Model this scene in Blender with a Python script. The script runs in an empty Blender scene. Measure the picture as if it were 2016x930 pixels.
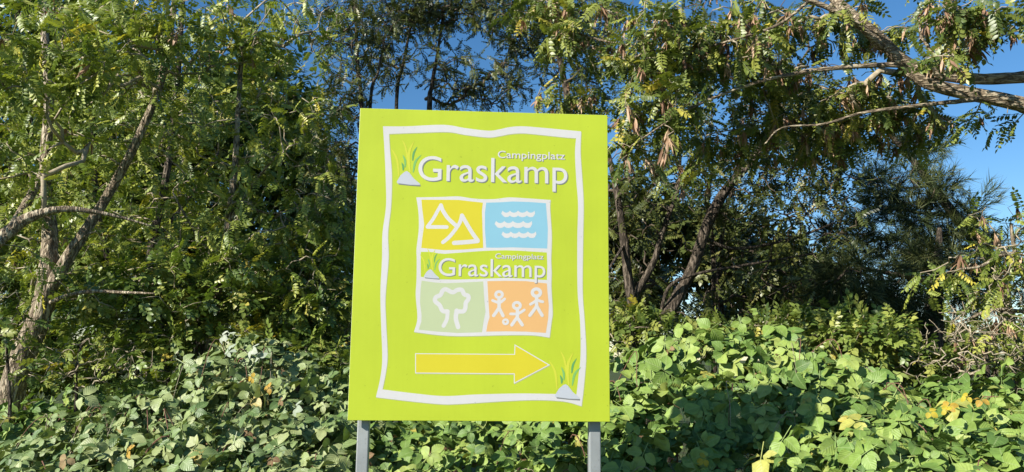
import bpy, math, random
import numpy as np
from mathutils import Vector, Matrix, noise as mnoise
from mathutils.geometry import tessellate_polygon

SC = bpy.context.scene
COL = SC.collection
R = math.radians
rng = np.random.default_rng(11)

# ------------------------------------------------------------------ camera, sky, sun, exposure
FPX = 1560.0                                   # focal length in photo pixels (photo 2016 x 930)
EYE = np.array([0.0, 0.0, 1.62])
down = np.array([-0.0125, 1.20848, -0.18477]); down /= np.linalg.norm(down)
Zc = -down                                     # world up seen in camera axes (x right, y down, z forward)
Yc = np.array([0, 0, 1.0]) - Zc * Zc[2]; Yc /= np.linalg.norm(Yc)
Xc = np.cross(Yc, Zc)
C2W = np.stack([Xc, Yc, Zc])                   # camera axes -> world
cam = bpy.data.cameras.new('camera')
cam.lens = 36.0 * FPX / 2016.0; cam.sensor_width = 36.0
cam.clip_start = 0.05; cam.clip_end = 4000
camo = bpy.data.objects.new('camera', cam); COL.objects.link(camo)
rm = np.stack([C2W @ np.array([1, 0, 0]), C2W @ np.array([0, -1, 0]), C2W @ np.array([0, 0, -1])], axis=1)
m4 = Matrix.Identity(4)
for i in range(3):
    for j in range(3):
        m4[i][j] = rm[i, j]
    m4[i][3] = EYE[i]
camo.matrix_world = m4
SC.camera = camo

SUN_AZ, SUN_EL = 52.0, 28.0                    # sun stands behind the camera, to the left
SUNV = np.array([-math.sin(R(SUN_AZ)) * math.cos(R(SUN_EL)), -math.cos(R(SUN_AZ)) * math.cos(R(SUN_EL)), math.sin(R(SUN_EL))])
w = bpy.data.worlds.new('World'); SC.world = w; w.use_nodes = True
sky = w.node_tree.nodes.new('ShaderNodeTexSky')
sky.sky_type = 'NISHITA'; sky.sun_disc = False
sky.sun_elevation = R(SUN_EL); sky.sun_rotation = R(180 + SUN_AZ)
sky.air_density = 1.0; sky.dust_density = 0.1; sky.ozone_density = 3.4
hs = w.node_tree.nodes.new('ShaderNodeHueSaturation'); hs.inputs['Saturation'].default_value = 1.22
w.node_tree.links.new(sky.outputs[0], hs.inputs['Color']); w.node_tree.links.new(hs.outputs[0], w.node_tree.nodes['Background'].inputs[0])
w.node_tree.nodes['Background'].inputs[1].default_value = 0.08
sl = bpy.data.lights.new('sun', 'SUN'); sl.energy = 5.0; sl.angle = R(0.5); sl.color = (1.0, 0.95, 0.87)
so = bpy.data.objects.new('sun', sl); COL.objects.link(so)
so.rotation_euler = Vector(SUNV).to_track_quat('Z', 'Y').to_euler()
SC.view_settings.view_transform = 'Standard'; SC.view_settings.look = 'None'
SC.view_settings.exposure = 0.85; SC.view_settings.gamma = 1.0
SC.render.resolution_x = 1024; SC.render.resolution_y = 472
SC.cycles.max_bounces = 6; SC.cycles.diffuse_bounces = 2; SC.cycles.transmission_bounces = 3; SC.cycles.transparent_max_bounces = 8
SC.cycles.use_denoising = True


def at(px, py, Y):
    """world point that stands Y metres in front of the camera's position under a photo pixel"""
    d = C2W @ np.array([(px - 1008) / FPX, (py - 465) / FPX, 1.0])
    return EYE + d * (Y / d[1])


def to_px(P):
    q = (np.asarray(P) - EYE) @ C2W            # world -> camera axes
    return 1008 + FPX * q[..., 0] / q[..., 2], 465 + FPX * q[..., 1] / q[..., 2], q[..., 2]


# ------------------------------------------------------------------ materials
def srgb(r, g, b):
    f = lambda c: (c / 12.92 if c <= 0.04045 else ((c + 0.055) / 1.055) ** 2.4)
    return (f(r / 255), f(g / 255), f(b / 255), 1)


class NT:
    def __init__(s, name):
        s.m = bpy.data.materials.new(name); s.m.use_nodes = True
        s.t = s.m.node_tree; s.t.nodes.clear()
        s.out = s.n('ShaderNodeOutputMaterial')
    def n(s, typ, **kw):
        o = s.t.nodes.new(typ)
        for k, v in kw.items(): setattr(o, k, v)
        return o
    def l(s, a, b): s.t.links.new(a, b)
    def math(s, op, a, b=None):
        o = s.n('ShaderNodeMath', operation=op)
        for i, v in enumerate((a, b)):
            if v is None: continue
            if isinstance(v, (int, float)): o.inputs[i].default_value = v
            else: s.l(v, o.inputs[i])
        return o.outputs[0]
    def ramp(s, fac, stops):
        o = s.n('ShaderNodeValToRGB'); e = o.color_ramp.elements
        while len(e) < len(stops): e.new(0.5)
        for el, (p, c) in zip(e, stops):
            el.position = p; el.color = tuple(c)[:3] + (1,)
        s.l(fac, o.inputs[0]); return o.outputs[0]


LEAF = 1.32


def leaf_mat(name, stops, trans=0.3, rough=0.42, spec=0.5, veins=False, tcol=(1.15, 1.25, 0.5)):
    t = NT(name)
    a = t.n('ShaderNodeAttribute', attribute_name='tint')
    oi = t.n('ShaderNodeObjectInfo')
    f = t.math('FRACT', t.math('ADD', a.outputs['Fac'], oi.outputs['Random']))
    col = t.ramp(f, [(p, tuple(min(x * LEAF, 0.75) for x in c)) for p, c in stops])
    geo = t.n('ShaderNodeNewGeometry')
    nz = t.n('ShaderNodeTexNoise'); nz.inputs['Scale'].default_value = 38; nz.inputs['Detail'].default_value = 3
    t.l(geo.outputs['Position'], nz.inputs['Vector'])
    hsv = t.n('ShaderNodeHueSaturation')
    t.l(col, hsv.inputs['Color'])
    t.l(t.math('ADD', t.math('MULTIPLY', nz.outputs['Fac'], 0.8), 0.6), hsv.inputs['Value'])
    col = hsv.outputs['Color']
    bs = t.n('ShaderNodeBsdfPrincipled')
    bs.inputs['Roughness'].default_value = rough; bs.inputs['Specular IOR Level'].default_value = spec
    if veins:
        uv = t.n('ShaderNodeUVMap'); uv.uv_map = 'UVMap'
        sp = t.n('ShaderNodeSeparateXYZ'); t.l(uv.outputs[0], sp.inputs[0])
        au = t.math('ABSOLUTE', t.math('SUBTRACT', t.math('MULTIPLY', sp.outputs[0], 2.0), 1.0))
        ph = t.math('SUBTRACT', t.math('MULTIPLY', sp.outputs[1], 7.0), t.math('MULTIPLY', au, 2.2))
        wv = t.math('SINE', t.math('MULTIPLY', ph, 6.283))
        rib = t.math('LESS_THAN', au, 0.07)
        h = t.math('SUBTRACT', wv, t.math('MULTIPLY', rib, 2.0))
        bp = t.n('ShaderNodeBump'); bp.inputs['Strength'].default_value = 0.25; bp.inputs['Distance'].default_value = 0.0022
        t.l(h, bp.inputs['Height']); t.l(bp.outputs[0], bs.inputs['Normal'])
        mx = t.n('ShaderNodeMix', data_type='RGBA')
        t.l(t.math('MULTIPLY', rib, 0.35), mx.inputs[0]); t.l(col, mx.inputs[6]); mx.inputs[7].default_value = (0.3, 0.36, 0.16, 1)
        col = mx.outputs[2]
    t.l(col, bs.inputs['Base Color'])
    tr = t.n('ShaderNodeBsdfTranslucent')
    tm = t.n('ShaderNodeMix', data_type='RGBA', blend_type='MULTIPLY'); tm.inputs[0].default_value = 1
    t.l(col, tm.inputs[6]); tm.inputs[7].default_value = tcol + (1,)
    t.l(tm.outputs[2], tr.inputs['Color'])
    ms = t.n('ShaderNodeMixShader'); ms.inputs[0].default_value = trans
    t.l(bs.outputs[0], ms.inputs[1]); t.l(tr.outputs[0], ms.inputs[2]); t.l(ms.outputs[0], t.out.inputs[0])
    return t.m


def bark_mat(name, c0, c1, c2, scale=1.0, bump=0.8, stretch=(1, 1, 0.2), ridge=True):
    t = NT(name)
    tc = t.n('ShaderNodeTexCoord'); mp = t.n('ShaderNodeMapping')
    mp.inputs['Scale'].default_value = tuple(scale * x for x in stretch)
    t.l(tc.outputs['Object'], mp.inputs[0])
    n1 = t.n('ShaderNodeTexNoise'); n1.inputs['Scale'].default_value = 34 if ridge else 45; n1.inputs['Detail'].default_value = 3; n1.inputs['Roughness'].default_value = 0.6
    t.l(mp.outputs[0], n1.inputs['Vector'])
    n2 = t.n('ShaderNodeTexNoise'); n2.inputs['Scale'].default_value = 60; n2.inputs['Detail'].default_value = 5
    t.l(mp.outputs[0], n2.inputs['Vector'])
    base = n1.outputs['Fac']
    if ridge:
        base = t.math('MINIMUM', t.math('MULTIPLY', t.math('ABSOLUTE', t.math('SUBTRACT', base, 0.5)), 7.0), 1.0)
    f = t.math('ADD', t.math('MULTIPLY', base, 0.7), t.math('MULTIPLY', n2.outputs['Fac'], 0.4))
    col = t.ramp(f, [(0.22, c0), (0.5, c1), (0.85, c2)])
    bs = t.n('ShaderNodeBsdfPrincipled'); bs.inputs['Roughness'].default_value = 0.9; bs.inputs['Specular IOR Level'].default_value = 0.15
    t.l(col, bs.inputs['Base Color'])
    bp = t.n('ShaderNodeBump'); bp.inputs['Strength'].default_value = bump; bp.inputs['Distance'].default_value = 0.014 if ridge else 0.004
    t.l(f, bp.inputs['Height']); t.l(bp.outputs[0], bs.inputs['Normal'])
    t.l(bs.outputs[0], t.out.inputs[0]); return t.m


def paint(name, c, rough=0.45, spec=0.4, grime=0.0, metal=0.0):
    t = NT(name)
    bs = t.n('ShaderNodeBsdfPrincipled'); bs.inputs['Roughness'].default_value = rough
    bs.inputs['Specular IOR Level'].default_value = spec; bs.inputs['Metallic'].default_value = metal
    tc = t.n('ShaderNodeTexCoord')
    nz = t.n('ShaderNodeTexNoise'); nz.inputs['Scale'].default_value = 5; nz.inputs['Detail'].default_value = 7; nz.inputs['Roughness'].default_value = 0.65
    t.l(tc.outputs['Object'], nz.inputs['Vector'])
    k = tuple(x * (1 - grime) for x in c[:3]); 
    t.l(t.ramp(nz.outputs['Fac'], [(0.35, k), (0.62, c)]), bs.inputs['Base Color'])
    t.l(t.math('ADD', t.math('MULTIPLY', nz.outputs['Fac'], 0.15), rough - 0.07), bs.inputs['Roughness'])
    t.l(bs.outputs[0], t.out.inputs[0]); return t.m


M = {}
M['bramble'] = leaf_mat('bramble_leaf', [(0, (0.055, 0.1, 0.024)), (0.25, (0.095, 0.16, 0.034)), (0.6, (0.145, 0.215, 0.044)), (0.9, (0.195, 0.255, 0.058)), (0.985, (0.21, 0.24, 0.06)), (0.995, (0.3, 0.26, 0.05))], 0.11, 0.5, 0.35, True)
M['bramble_pale'] = leaf_mat('bramble_leaf_grey_green', [(0, (0.062, 0.105, 0.03)), (0.35, (0.118, 0.165, 0.054)), (0.7, (0.175, 0.215, 0.078)), (0.985, (0.24, 0.265, 0.112)), (0.995, (0.28, 0.22, 0.07))], 0.12, 0.46, 0.45, True)
M['bramble_yellow'] = leaf_mat('bramble_leaf_yellow', [(0, (0.36, 0.3, 0.03)), (0.5, (0.36, 0.24, 0.03)), (1, (0.3, 0.15, 0.06))], 0.3, 0.5, 0.3, True)
M['dead'] = leaf_mat('withered_leaf', [(0, (0.09, 0.05, 0.025)), (0.5, (0.16, 0.1, 0.05)), (1, (0.22, 0.16, 0.08))], 0.1, 0.7, 0.2, True)
M['underside'] = leaf_mat('bramble_leaf_underside', [(0, (0.2, 0.24, 0.17)), (1, (0.28, 0.3, 0.24))], 0.15, 0.7, 0.2, True)
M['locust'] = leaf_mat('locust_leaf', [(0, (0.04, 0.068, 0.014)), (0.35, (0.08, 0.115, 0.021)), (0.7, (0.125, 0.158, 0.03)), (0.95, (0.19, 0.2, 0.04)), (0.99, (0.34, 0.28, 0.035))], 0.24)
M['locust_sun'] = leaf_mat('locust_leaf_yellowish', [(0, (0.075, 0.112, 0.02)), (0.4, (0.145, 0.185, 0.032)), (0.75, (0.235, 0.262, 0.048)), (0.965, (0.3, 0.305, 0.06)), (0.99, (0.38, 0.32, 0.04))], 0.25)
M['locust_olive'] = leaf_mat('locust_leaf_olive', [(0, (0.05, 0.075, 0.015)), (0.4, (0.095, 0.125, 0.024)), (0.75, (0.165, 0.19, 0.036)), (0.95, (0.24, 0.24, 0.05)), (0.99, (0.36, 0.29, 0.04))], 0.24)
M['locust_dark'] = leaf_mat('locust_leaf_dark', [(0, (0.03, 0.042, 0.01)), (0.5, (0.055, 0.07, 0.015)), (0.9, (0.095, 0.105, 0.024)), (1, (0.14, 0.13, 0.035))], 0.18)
M['shrub'] = leaf_mat('shrub_leaf', [(0, (0.05, 0.085, 0.016)), (0.4, (0.1, 0.145, 0.026)), (0.8, (0.17, 0.205, 0.04)), (0.96, (0.24, 0.25, 0.055)), (0.99, (0.3, 0.24, 0.04))], 0.22)
M['yellowing'] = leaf_mat('yellowing_leaf', [(0, (0.14, 0.17, 0.03)), (0.4, (0.3, 0.28, 0.04)), (0.8, (0.42, 0.33, 0.04)), (1, (0.4, 0.22, 0.04))], 0.35)
M['needle'] = leaf_mat('pine_needle', [(0, (0.022, 0.034, 0.012)), (0.5, (0.04, 0.056, 0.018)), (1, (0.08, 0.09, 0.028))], 0.1, 0.5, 0.3)
M['pod'] = leaf_mat('locust_pod', [(0, (0.15, 0.085, 0.05)), (0.5, (0.27, 0.165, 0.1)), (1, (0.4, 0.28, 0.18))], 0.15, 0.6, 0.3, tcol=(1.2, 0.9, 0.6))
M['bark'] = bark_mat('locust_bark', (0.1, 0.076, 0.05), (0.3, 0.24, 0.165), (0.48, 0.41, 0.29), 1.0, 1.0)
M['bark_limb'] = bark_mat('locust_limb_bark', (0.09, 0.068, 0.045), (0.26, 0.2, 0.13), (0.42, 0.35, 0.24), 1.0, 1.0, (0.25, 1, 1))
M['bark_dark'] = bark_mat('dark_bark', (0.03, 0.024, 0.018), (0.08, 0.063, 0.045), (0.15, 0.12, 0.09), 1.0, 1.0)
M['twig'] = bark_mat('twig_bark', (0.16, 0.12, 0.08), (0.3, 0.25, 0.17), (0.48, 0.42, 0.31), 1, 0.3, (1, 1, 1), False)
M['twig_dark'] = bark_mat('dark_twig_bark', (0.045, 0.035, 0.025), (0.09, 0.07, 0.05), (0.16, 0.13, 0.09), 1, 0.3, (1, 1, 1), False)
M['cane'] = bark_mat('bramble_cane', (0.08, 0.05, 0.03), (0.17, 0.08, 0.06), (0.2, 0.16, 0.08), 1, 0.2, (1, 1, 1), False)
M['lime'] = paint('lime_print', tuple(x * 0.67 for x in srgb(203, 221, 58)[:3]) + (1,), 0.42, 0.35, 0.045)
def weathered(m):
    t = m.node_tree; bs = [n for n in t.nodes if n.type == 'BSDF_PRINCIPLED'][0]; src = bs.inputs['Base Color'].links[0].from_socket
    def nn(typ): return t.nodes.new(typ)
    tc = nn('ShaderNodeTexCoord')
    def layer(scale, ns, detail, lo, hi, v0, v1):
        mp = nn('ShaderNodeMapping'); mp.inputs['Scale'].default_value = scale; t.links.new(tc.outputs['Object'], mp.inputs[0])
        nz = nn('ShaderNodeTexNoise'); nz.inputs['Scale'].default_value = ns; nz.inputs['Detail'].default_value = detail; t.links.new(mp.outputs[0], nz.inputs['Vector'])
        r = nn('ShaderNodeValToRGB'); r.color_ramp.elements[0].position = lo; r.color_ramp.elements[1].position = hi
        r.color_ramp.elements[0].color = (v0, v0, v0, 1); r.color_ramp.elements[1].color = (v1, v1, v1, 1); t.links.new(nz.outputs['Fac'], r.inputs[0]); return r.outputs[0]
    cur = src
    for lay in (layer((16, 1, 0.8), 3.0, 5, 0.35, 0.6, 0.982, 1.0), layer((1, 1, 1), 70.0, 2, 0.26, 0.3, 0.75, 1.0), layer((1, 1, 1), 2.2, 5, 0.3, 0.7, 0.93, 1.03)):
        mx = nn('ShaderNodeMix'); mx.data_type = 'RGBA'; mx.blend_type = 'MULTIPLY'; mx.inputs[0].default_value = 1
        t.links.new(cur, mx.inputs[6]); t.links.new(lay, mx.inputs[7]); cur = mx.outputs[2]
    t.links.new(cur, bs.inputs['Base Color'])


weathered(M['lime'])
M['white'] = paint('white_print', (0.53, 0.52, 0.505, 1), 0.45, 0.35, 0.03)
M['grey_print'] = paint('grey_print', (0.17, 0.18, 0.175, 1), 0.45, 0.35, 0.05)
M['soft_grey'] = paint('pale_grey_print', (0.33, 0.36, 0.17, 1), 0.45, 0.35, 0.03)
M['yellow'] = paint('yellow_print', tuple(x * 0.66 for x in srgb(229, 216, 52)[:3]) + (1,), 0.45, 0.35, 0.03)
M['blue'] = paint('sky_blue_print', tuple(x * 0.66 for x in srgb(150, 206, 226)[:3]) + (1,), 0.45, 0.35, 0.03)
M['sage'] = paint('pale_sage_print', tuple(x * 0.66 for x in srgb(204, 216, 170)[:3]) + (1,), 0.45, 0.35, 0.03)
M['orange'] = paint('orange_print', tuple(x * 0.66 for x in srgb(243, 192, 126)[:3]) + (1,), 0.45, 0.35, 0.03)
M['blade_yellow'] = paint('yellow_blade_print', tuple(x * 0.66 for x in srgb(222, 226, 70)[:3]) + (1,), 0.45, 0.35, 0.03)
M['blade_green'] = paint('green_blade_print', tuple(x * 0.66 for x in srgb(140, 200, 110)[:3]) + (1,), 0.45, 0.35, 0.03)
M['blade_dark'] = paint('dark_green_blade_print', tuple(x * 0.66 for x in srgb(110, 175, 100)[:3]) + (1,), 0.45, 0.35, 0.03)
M['stone_print'] = paint('stone_grey_print', tuple(x * 0.66 for x in srgb(208, 213, 220)[:3]) + (1,), 0.45, 0.35, 0.04)
M['steel'] = paint('galvanised_steel', (0.34, 0.36, 0.355, 1), 0.5, 0.5, 0.25, 0.3)
weathered(M['white']); weathered(M['steel'])
M['alu'] = paint('panel_edge', (0.7, 0.71, 0.68, 1), 0.5, 0.5, 0.1)


# ------------------------------------------------------------------ object helpers
def tag(o, label=None, cat=None, group=None, kind=None):
    for k, v in (('label', label), ('category', cat), ('group', group), ('kind', kind)):
        if v: o[k] = v
    return o


def thing(name, base, label, cat, group=None, rz=0.0):
    o = bpy.data.objects.new(name, None); COL.objects.link(o)
    o.empty_display_size = 0.2; o.location = base; o.rotation_euler = (0, 0, rz)
    return tag(o, label, cat, group)


def mesh_obj(name, V, F, mat, parent=None, tint=None, uv=None, smooth=False, kind=None, world=True):
    """V in world coordinates (moved into the parent's frame when world is set)"""
    V = np.asarray(V, dtype=np.float64)
    if parent is not None and world:
        V = V - np.array(parent.location)
    me = bpy.data.meshes.new(name)
    F = np.asarray(F) if not isinstance(F, list) else F
    if isinstance(F, np.ndarray):
        k = F.shape[1]; nf = F.shape[0]
        me.vertices.add(len(V)); me.vertices.foreach_set('co', V.astype(np.float32).ravel())
        me.loops.add(nf * k); me.loops.foreach_set('vertex_index', F.astype(np.int32).ravel())
        me.polygons.add(nf); me.polygons.foreach_set('loop_start', np.arange(0, nf * k, k, dtype=np.int32))
        if uv is not None:
            ul = me.uv_layers.new(name='UVMap'); ul.data.foreach_set('uv', np.asarray(uv, dtype=np.float32)[F.ravel()].ravel())
        me.update(calc_edges=True)
    else:
        me.from_pydata([tuple(v) for v in V], [], F); me.update()
    if tint is not None:
        at_ = me.attributes.new('tint', 'FLOAT', 'POINT'); at_.data.foreach_set('value', np.asarray(tint, dtype=np.float32))
    if smooth: me.polygons.foreach_set('use_smooth', np.ones(len(me.polygons), dtype=bool))
    me.materials.append(mat)
    o = bpy.data.objects.new(name, me); COL.objects.link(o)
    if parent is not None: o.parent = parent
    if kind: o['kind'] = kind
    return o


def tube_geo(P, r, sides=6, lump=0.0, rg=rng):
    """closed tapering tube along polyline P with radii r -> verts, quad/tri list as triangles array"""
    P = np.asarray(P, float); n = len(P); r = np.broadcast_to(np.asarray(r, float), (n,))
    T = np.gradient(P, axis=0); T /= np.maximum(np.linalg.norm(T, axis=1, keepdims=True), 1e-9)
    ref = np.array([0.31, 0.52, 0.8]); 
    if abs(T.mean(0) @ ref) > 0.9 * np.linalg.norm(T.mean(0)): ref = np.array([0.9, -0.4, 0.1])
    A = np.cross(T, ref); A /= np.maximum(np.linalg.norm(A, axis=1, keepdims=True), 1e-9)
    B = np.cross(T, A)
    th = np.arange(sides) * 2 * np.pi / sides
    rr = r[:, None] * np.ones(sides)[None]
    if lump:
        rr = rr * (1 + lump * rg.standard_normal((n, sides)))
    V = P[:, None, :] + rr[..., None] * (np.cos(th)[None, :, None] * A[:, None, :] + np.sin(th)[None, :, None] * B[:, None, :])
    V = V.reshape(-1, 3)
    i = np.arange(n - 1)[:, None] * sides; j = np.arange(sides)[None]; j2 = (j + 1) % sides
    a, b, c, d = i + j, i + j2, i + sides + j2, i + sides + j
    F = np.concatenate([np.stack([a, b, c], -1).reshape(-1, 3), np.stack([a, c, d], -1).reshape(-1, 3)])
    V = np.concatenate([V, P[:1], P[-1:]]); nb = n * sides
    jj = np.arange(sides); k2 = (jj + 1) % sides
    F = np.concatenate([F, np.stack([k2, jj, np.full(sides, nb)], -1), np.stack([(n - 1) * sides + jj, (n - 1) * sides + k2, np.full(sides, nb + 1)], -1)])
    return V, F


def furrowed_geo(P, r, sides=30, depth=0.11, seed=0.0):
    """trunk with ridged bark relief, bumps and knots in the mesh itself"""
    P = np.asarray(P, float); d = np.concatenate([[0], np.cumsum(np.linalg.norm(np.diff(P, axis=0), axis=1))])
    n = int(np.clip(d[-1] / 0.022, 8, 220)); s = np.linspace(0, d[-1], n)
    Q = np.stack([np.interp(s, d, P[:, k]) for k in range(3)], 1); rr = np.interp(s, d, r)
    V, F = tube_geo(Q, rr, sides)
    rv = np.repeat(rr, sides); C = np.repeat(Q, sides, axis=0); D = (V[:n * sides] - C) / rv[:, None]
    th = np.tile(np.arange(sides) * 2 * np.pi / sides, n); ss = np.repeat(s, sides)
    out = np.empty(n * sides)
    for i in range(n * sides):
        c, q = math.cos(th[i]), math.sin(th[i])
        k1 = mnoise.noise(Vector((c * 2.6 + seed, q * 2.6, ss[i] * 5.5)))
        k2 = mnoise.noise(Vector((c * 0.9, q * 0.9 + seed, ss[i] * 3.0)))
        out[i] = 1 - depth * (1 - min(1.0, abs(k1) * 5.0)) + 0.16 * k2
    V[:n * sides] = C + D * (rv * out)[:, None]
    return V, F


def join_geo(parts):
    Vs, Fs, off = [], [], 0
    for V, F in parts:
        Vs.append(V); Fs.append(F + off); off += len(V)
    return np.concatenate(Vs), np.concatenate(Fs)


def spline(P, n_per=6):
    """Catmull-Rom through P"""
    P = np.asarray(P, float)
    if len(P) < 3: 
        t = np.linspace(0, 1, n_per + 1)[:, None]; return P[0] * (1 - t) + P[-1] * t
    Q = np.concatenate([[2 * P[0] - P[1]], P, [2 * P[-1] - P[-2]]]); out = []
    for i in range(1, len(Q) - 2):
        t = np.linspace(0, 1, n_per, endpoint=False)[:, None]
        p0, p1, p2, p3 = Q[i - 1], Q[i], Q[i + 1], Q[i + 2]
        out.append(0.5 * (2 * p1 + (p2 - p0) * t + (2 * p0 - 5 * p1 + 4 * p2 - p3) * t ** 2 + (3 * p1 - p0 - 3 * p2 + p3) * t ** 3))
    out.append(P[-1:]); return np.concatenate(out)


# ------------------------------------------------------------------ leaf templates: (V, F, UV) with base at origin, axis +Y, normal +Z, unit length
def leaflet(length, width, segs=4, fold=0.18, curl=0.25, teeth=0.0, rs=None, pos=(0, 0, 0), ang=0.0):
    rs = rs or np.random.default_rng(1)
    ts = np.linspace(0, 1, segs + 1)
    prof = np.sin(np.pi * np.clip(ts, 0, 1) ** 0.82) ** 0.7
    V, UV = [], []
    for t, p in zip(ts, prof):
        y = t * length; zc = -curl * length * t ** 2
        if t in (0, 1):
            V.append((0, y, zc)); UV.append((0.5, t)); continue
        hw = 0.5 * width * p
        for s in (-1, 0, 1):
            k = 1 + (teeth * rs.standard_normal() if s else 0)
            V.append((s * hw * k, y + (teeth * 0.05 * rs.standard_normal() if s else 0), zc + (fold * hw * (1 + 0.5 * rs.standard_normal()) if s else 0)))
            UV.append((0.5 + 0.5 * s, t))
    F = []
    def row(i): return 1 + (i - 1) * 3
    F += [(0, row(1) + 1, row(1)), (0, row(1) + 2, row(1) + 1)]
    for i in range(1, segs - 1):
        a, b = row(i), row(i + 1)
        for k in (0, 1):
            F += [(a + k, a + k + 1, b + k + 1), (a + k, b + k + 1, b + k)]
    tip = len(V) - 1; a = row(segs - 1)
    F += [(a, a + 1, tip), (a + 1, a + 2, tip)]
    V = np.array(V, float); c, s = math.cos(ang), math.sin(ang)
    V = np.stack([V[:, 0] * c - V[:, 1] * s, V[:, 0] * s + V[:, 1] * c, V[:, 2]], 1) + np.array(pos)
    return V, np.array(F), np.array(UV, float)


def combine(parts):
    V, F, U, off = [], [], [], 0
    for v, f, u in parts:
        V.append(v); F.append(f + off); U.append(u); off += len(v)
    return np.concatenate(V), np.concatenate(F), np.concatenate(U)


def stalk(p0, p1, wd):
    p0, p1 = np.array(p0, float), np.array(p1, float)
    d = p1 - p0; s = np.cross(d, (0, 0, 1.0)); s = s / (np.linalg.norm(s) + 1e-9) * wd / 2
    V = np.array([p0 - s, p0 + s, p1 + s, p1 - s]); 
    return V, np.array([(0, 1, 2), (0, 2, 3)]), np.full((4, 2), 0.5)


def bramble_leaf(seed):
    rs = np.random.default_rng(seed); parts = []
    k = 5 if seed % 4 == 3 else 3
    parts.append(stalk((0, 0, 0), (0, 0.44, 0.02), 0.022))
    cv = 0.12 + 0.22 * rs.random()
    parts.append(stalk((0, 0.44, 0.02), (0, 0.58, 0.03), 0.02))
    parts.append(leaflet(0.6, 0.47, 5, 0.24, cv, 0.05, rs, (0, 0.56, 0.03), 0.12 * rs.standard_normal()))
    for s in (-1, 1):
        l = 0.5 + 0.08 * rs.random(); a_ = s * -(1.2 + 0.25 * rs.random())
        v, f, u = leaflet(l, l * 0.76, 5, 0.22, cv + 0.05, 0.05, rs, (0, 0, 0), 0)
        tw = s * 0.35 * rs.standard_normal() + s * 0.15
        v = np.stack([v[:, 0] * math.cos(tw) + v[:, 2] * math.sin(tw), v[:, 1], v[:, 2] * math.cos(tw) - v[:, 0] * math.sin(tw)], 1)
        c_, s_ = math.cos(a_), math.sin(a_)
        v = np.stack([v[:, 0] * c_ - v[:, 1] * s_, v[:, 0] * s_ + v[:, 1] * c_, v[:, 2]], 1) + np.array((s * 0.04, 0.44, 0.005)); parts.append((v, f, u))
        if k == 5:
            l *= 0.72
            parts.append(leaflet(l, l * 0.7, 4, 0.2, cv + 0.1, 0.05, rs, (s * 0.02, 0.4, -0.015), s * -(2.0 + 0.2 * rs.random())))
    return combine(parts)


def locust_leaf(seed, fine=True):
    rs = np.random.default_rng(100 + seed); parts = []
    pairs = 6 + seed % 3; droop = 0.12 + 0.2 * rs.random(); hang = 0.1 + 0.5 * rs.random()
    def zc(t): return -droop * t * t
    k = 3
    for i in range(k):
        t0, t1 = i / k, (i + 1) / k
        parts.append(stalk((0, t0, zc(t0)), (0, t1, zc(t1)), 0.016))
    for i in range(pairs):
        t = 0.2 + 0.76 * i / (pairs - 0.5)
        for s in (-1, 1):
            if rs.random() < 0.08: continue
            l = (0.25 - 0.05 * abs(t - 0.55)) * (0.9 + 0.25 * rs.random())
            v, f, u = leaflet(l, l * 0.5, 3 if fine else 2, 0.15, 0.15, 0.0, rs, (0, 0, 0), 0) if fine else quadleaf(l, l * 0.52)
            a = s * -(1.25 + 0.25 * rs.standard_normal() * 0.5)
            ca, sa = math.cos(a), math.sin(a); tilt = -hang * (0.6 + 0.6 * rs.random())
            v = np.stack([v[:, 0], v[:, 1] * math.cos(tilt) - v[:, 2] * math.sin(tilt), v[:, 1] * math.sin(tilt) + v[:, 2] * math.cos(tilt)], 1)
            v = np.stack([v[:, 0] * ca - v[:, 1] * sa, v[:, 0] * sa + v[:, 1] * ca, v[:, 2]], 1) + np.array([0, t, zc(t)])
            parts.append((v, f, u))
    v, f, u = quadleaf(0.24, 0.12); parts.append((v + np.array([0, 1, zc(1)]), f, u))
    return combine(parts)


def quadleaf(l, wd):
    V = np.array([(0, 0, 0), (wd / 2, l * 0.45, 0.02 * l), (0, l, -0.1 * l), (-wd / 2, l * 0.45, 0.02 * l)])
    return V, np.array([(0, 1, 2), (0, 2, 3)]), np.array([(0.5, 0), (1, 0.5), (0.5, 1), (0, 0.5)], float)


def sprig(seed, n=7):
    """short shoot carrying oval leaves"""
    rs = np.random.default_rng(300 + seed); parts = [stalk((0, 0, 0), (0, 1, -0.08), 0.02)]
    for i in range(n):
        t = 0.25 + 0.75 * i / (n - 1); s = 1 if i % 2 else -1
        a = s * -(0.7 + 0.5 * rs.random()) if i < n - 1 else 0.0
        l = 0.34 + 0.16 * rs.random()
        parts.append(leaflet(l, l * 0.6, 3, 0.2, 0.25, 0.0, rs, (0, t, -0.08 * t + 0.05 * rs.standard_normal()), a))
    return combine(parts)


def needle_tuft(seed, n=30):
    rs = np.random.default_rng(500 + seed); parts = [stalk((0, 0, 0), (0, 0.8, 0), 0.03)]
    for i in range(n):
        t = 0.1 + 0.75 * rs.random(); th = rs.random() * 6.283; sp = 0.45 + 0.4 * rs.random()
        d = np.array([math.sin(sp) * math.cos(th), math.cos(sp), math.sin(sp) * math.sin(th)]); l = 0.45 + 0.25 * rs.random()
        p = np.array([0, t, 0.0]); e = p + d * l
        s = np.cross(d, rs.standard_normal(3)); s = s / np.linalg.norm(s) * 0.016
        parts.append((np.array([p - s, p + s, e]), np.array([(0, 1, 2)]), np.full((3, 2), 0.5)))
    return combine(parts)


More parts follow.
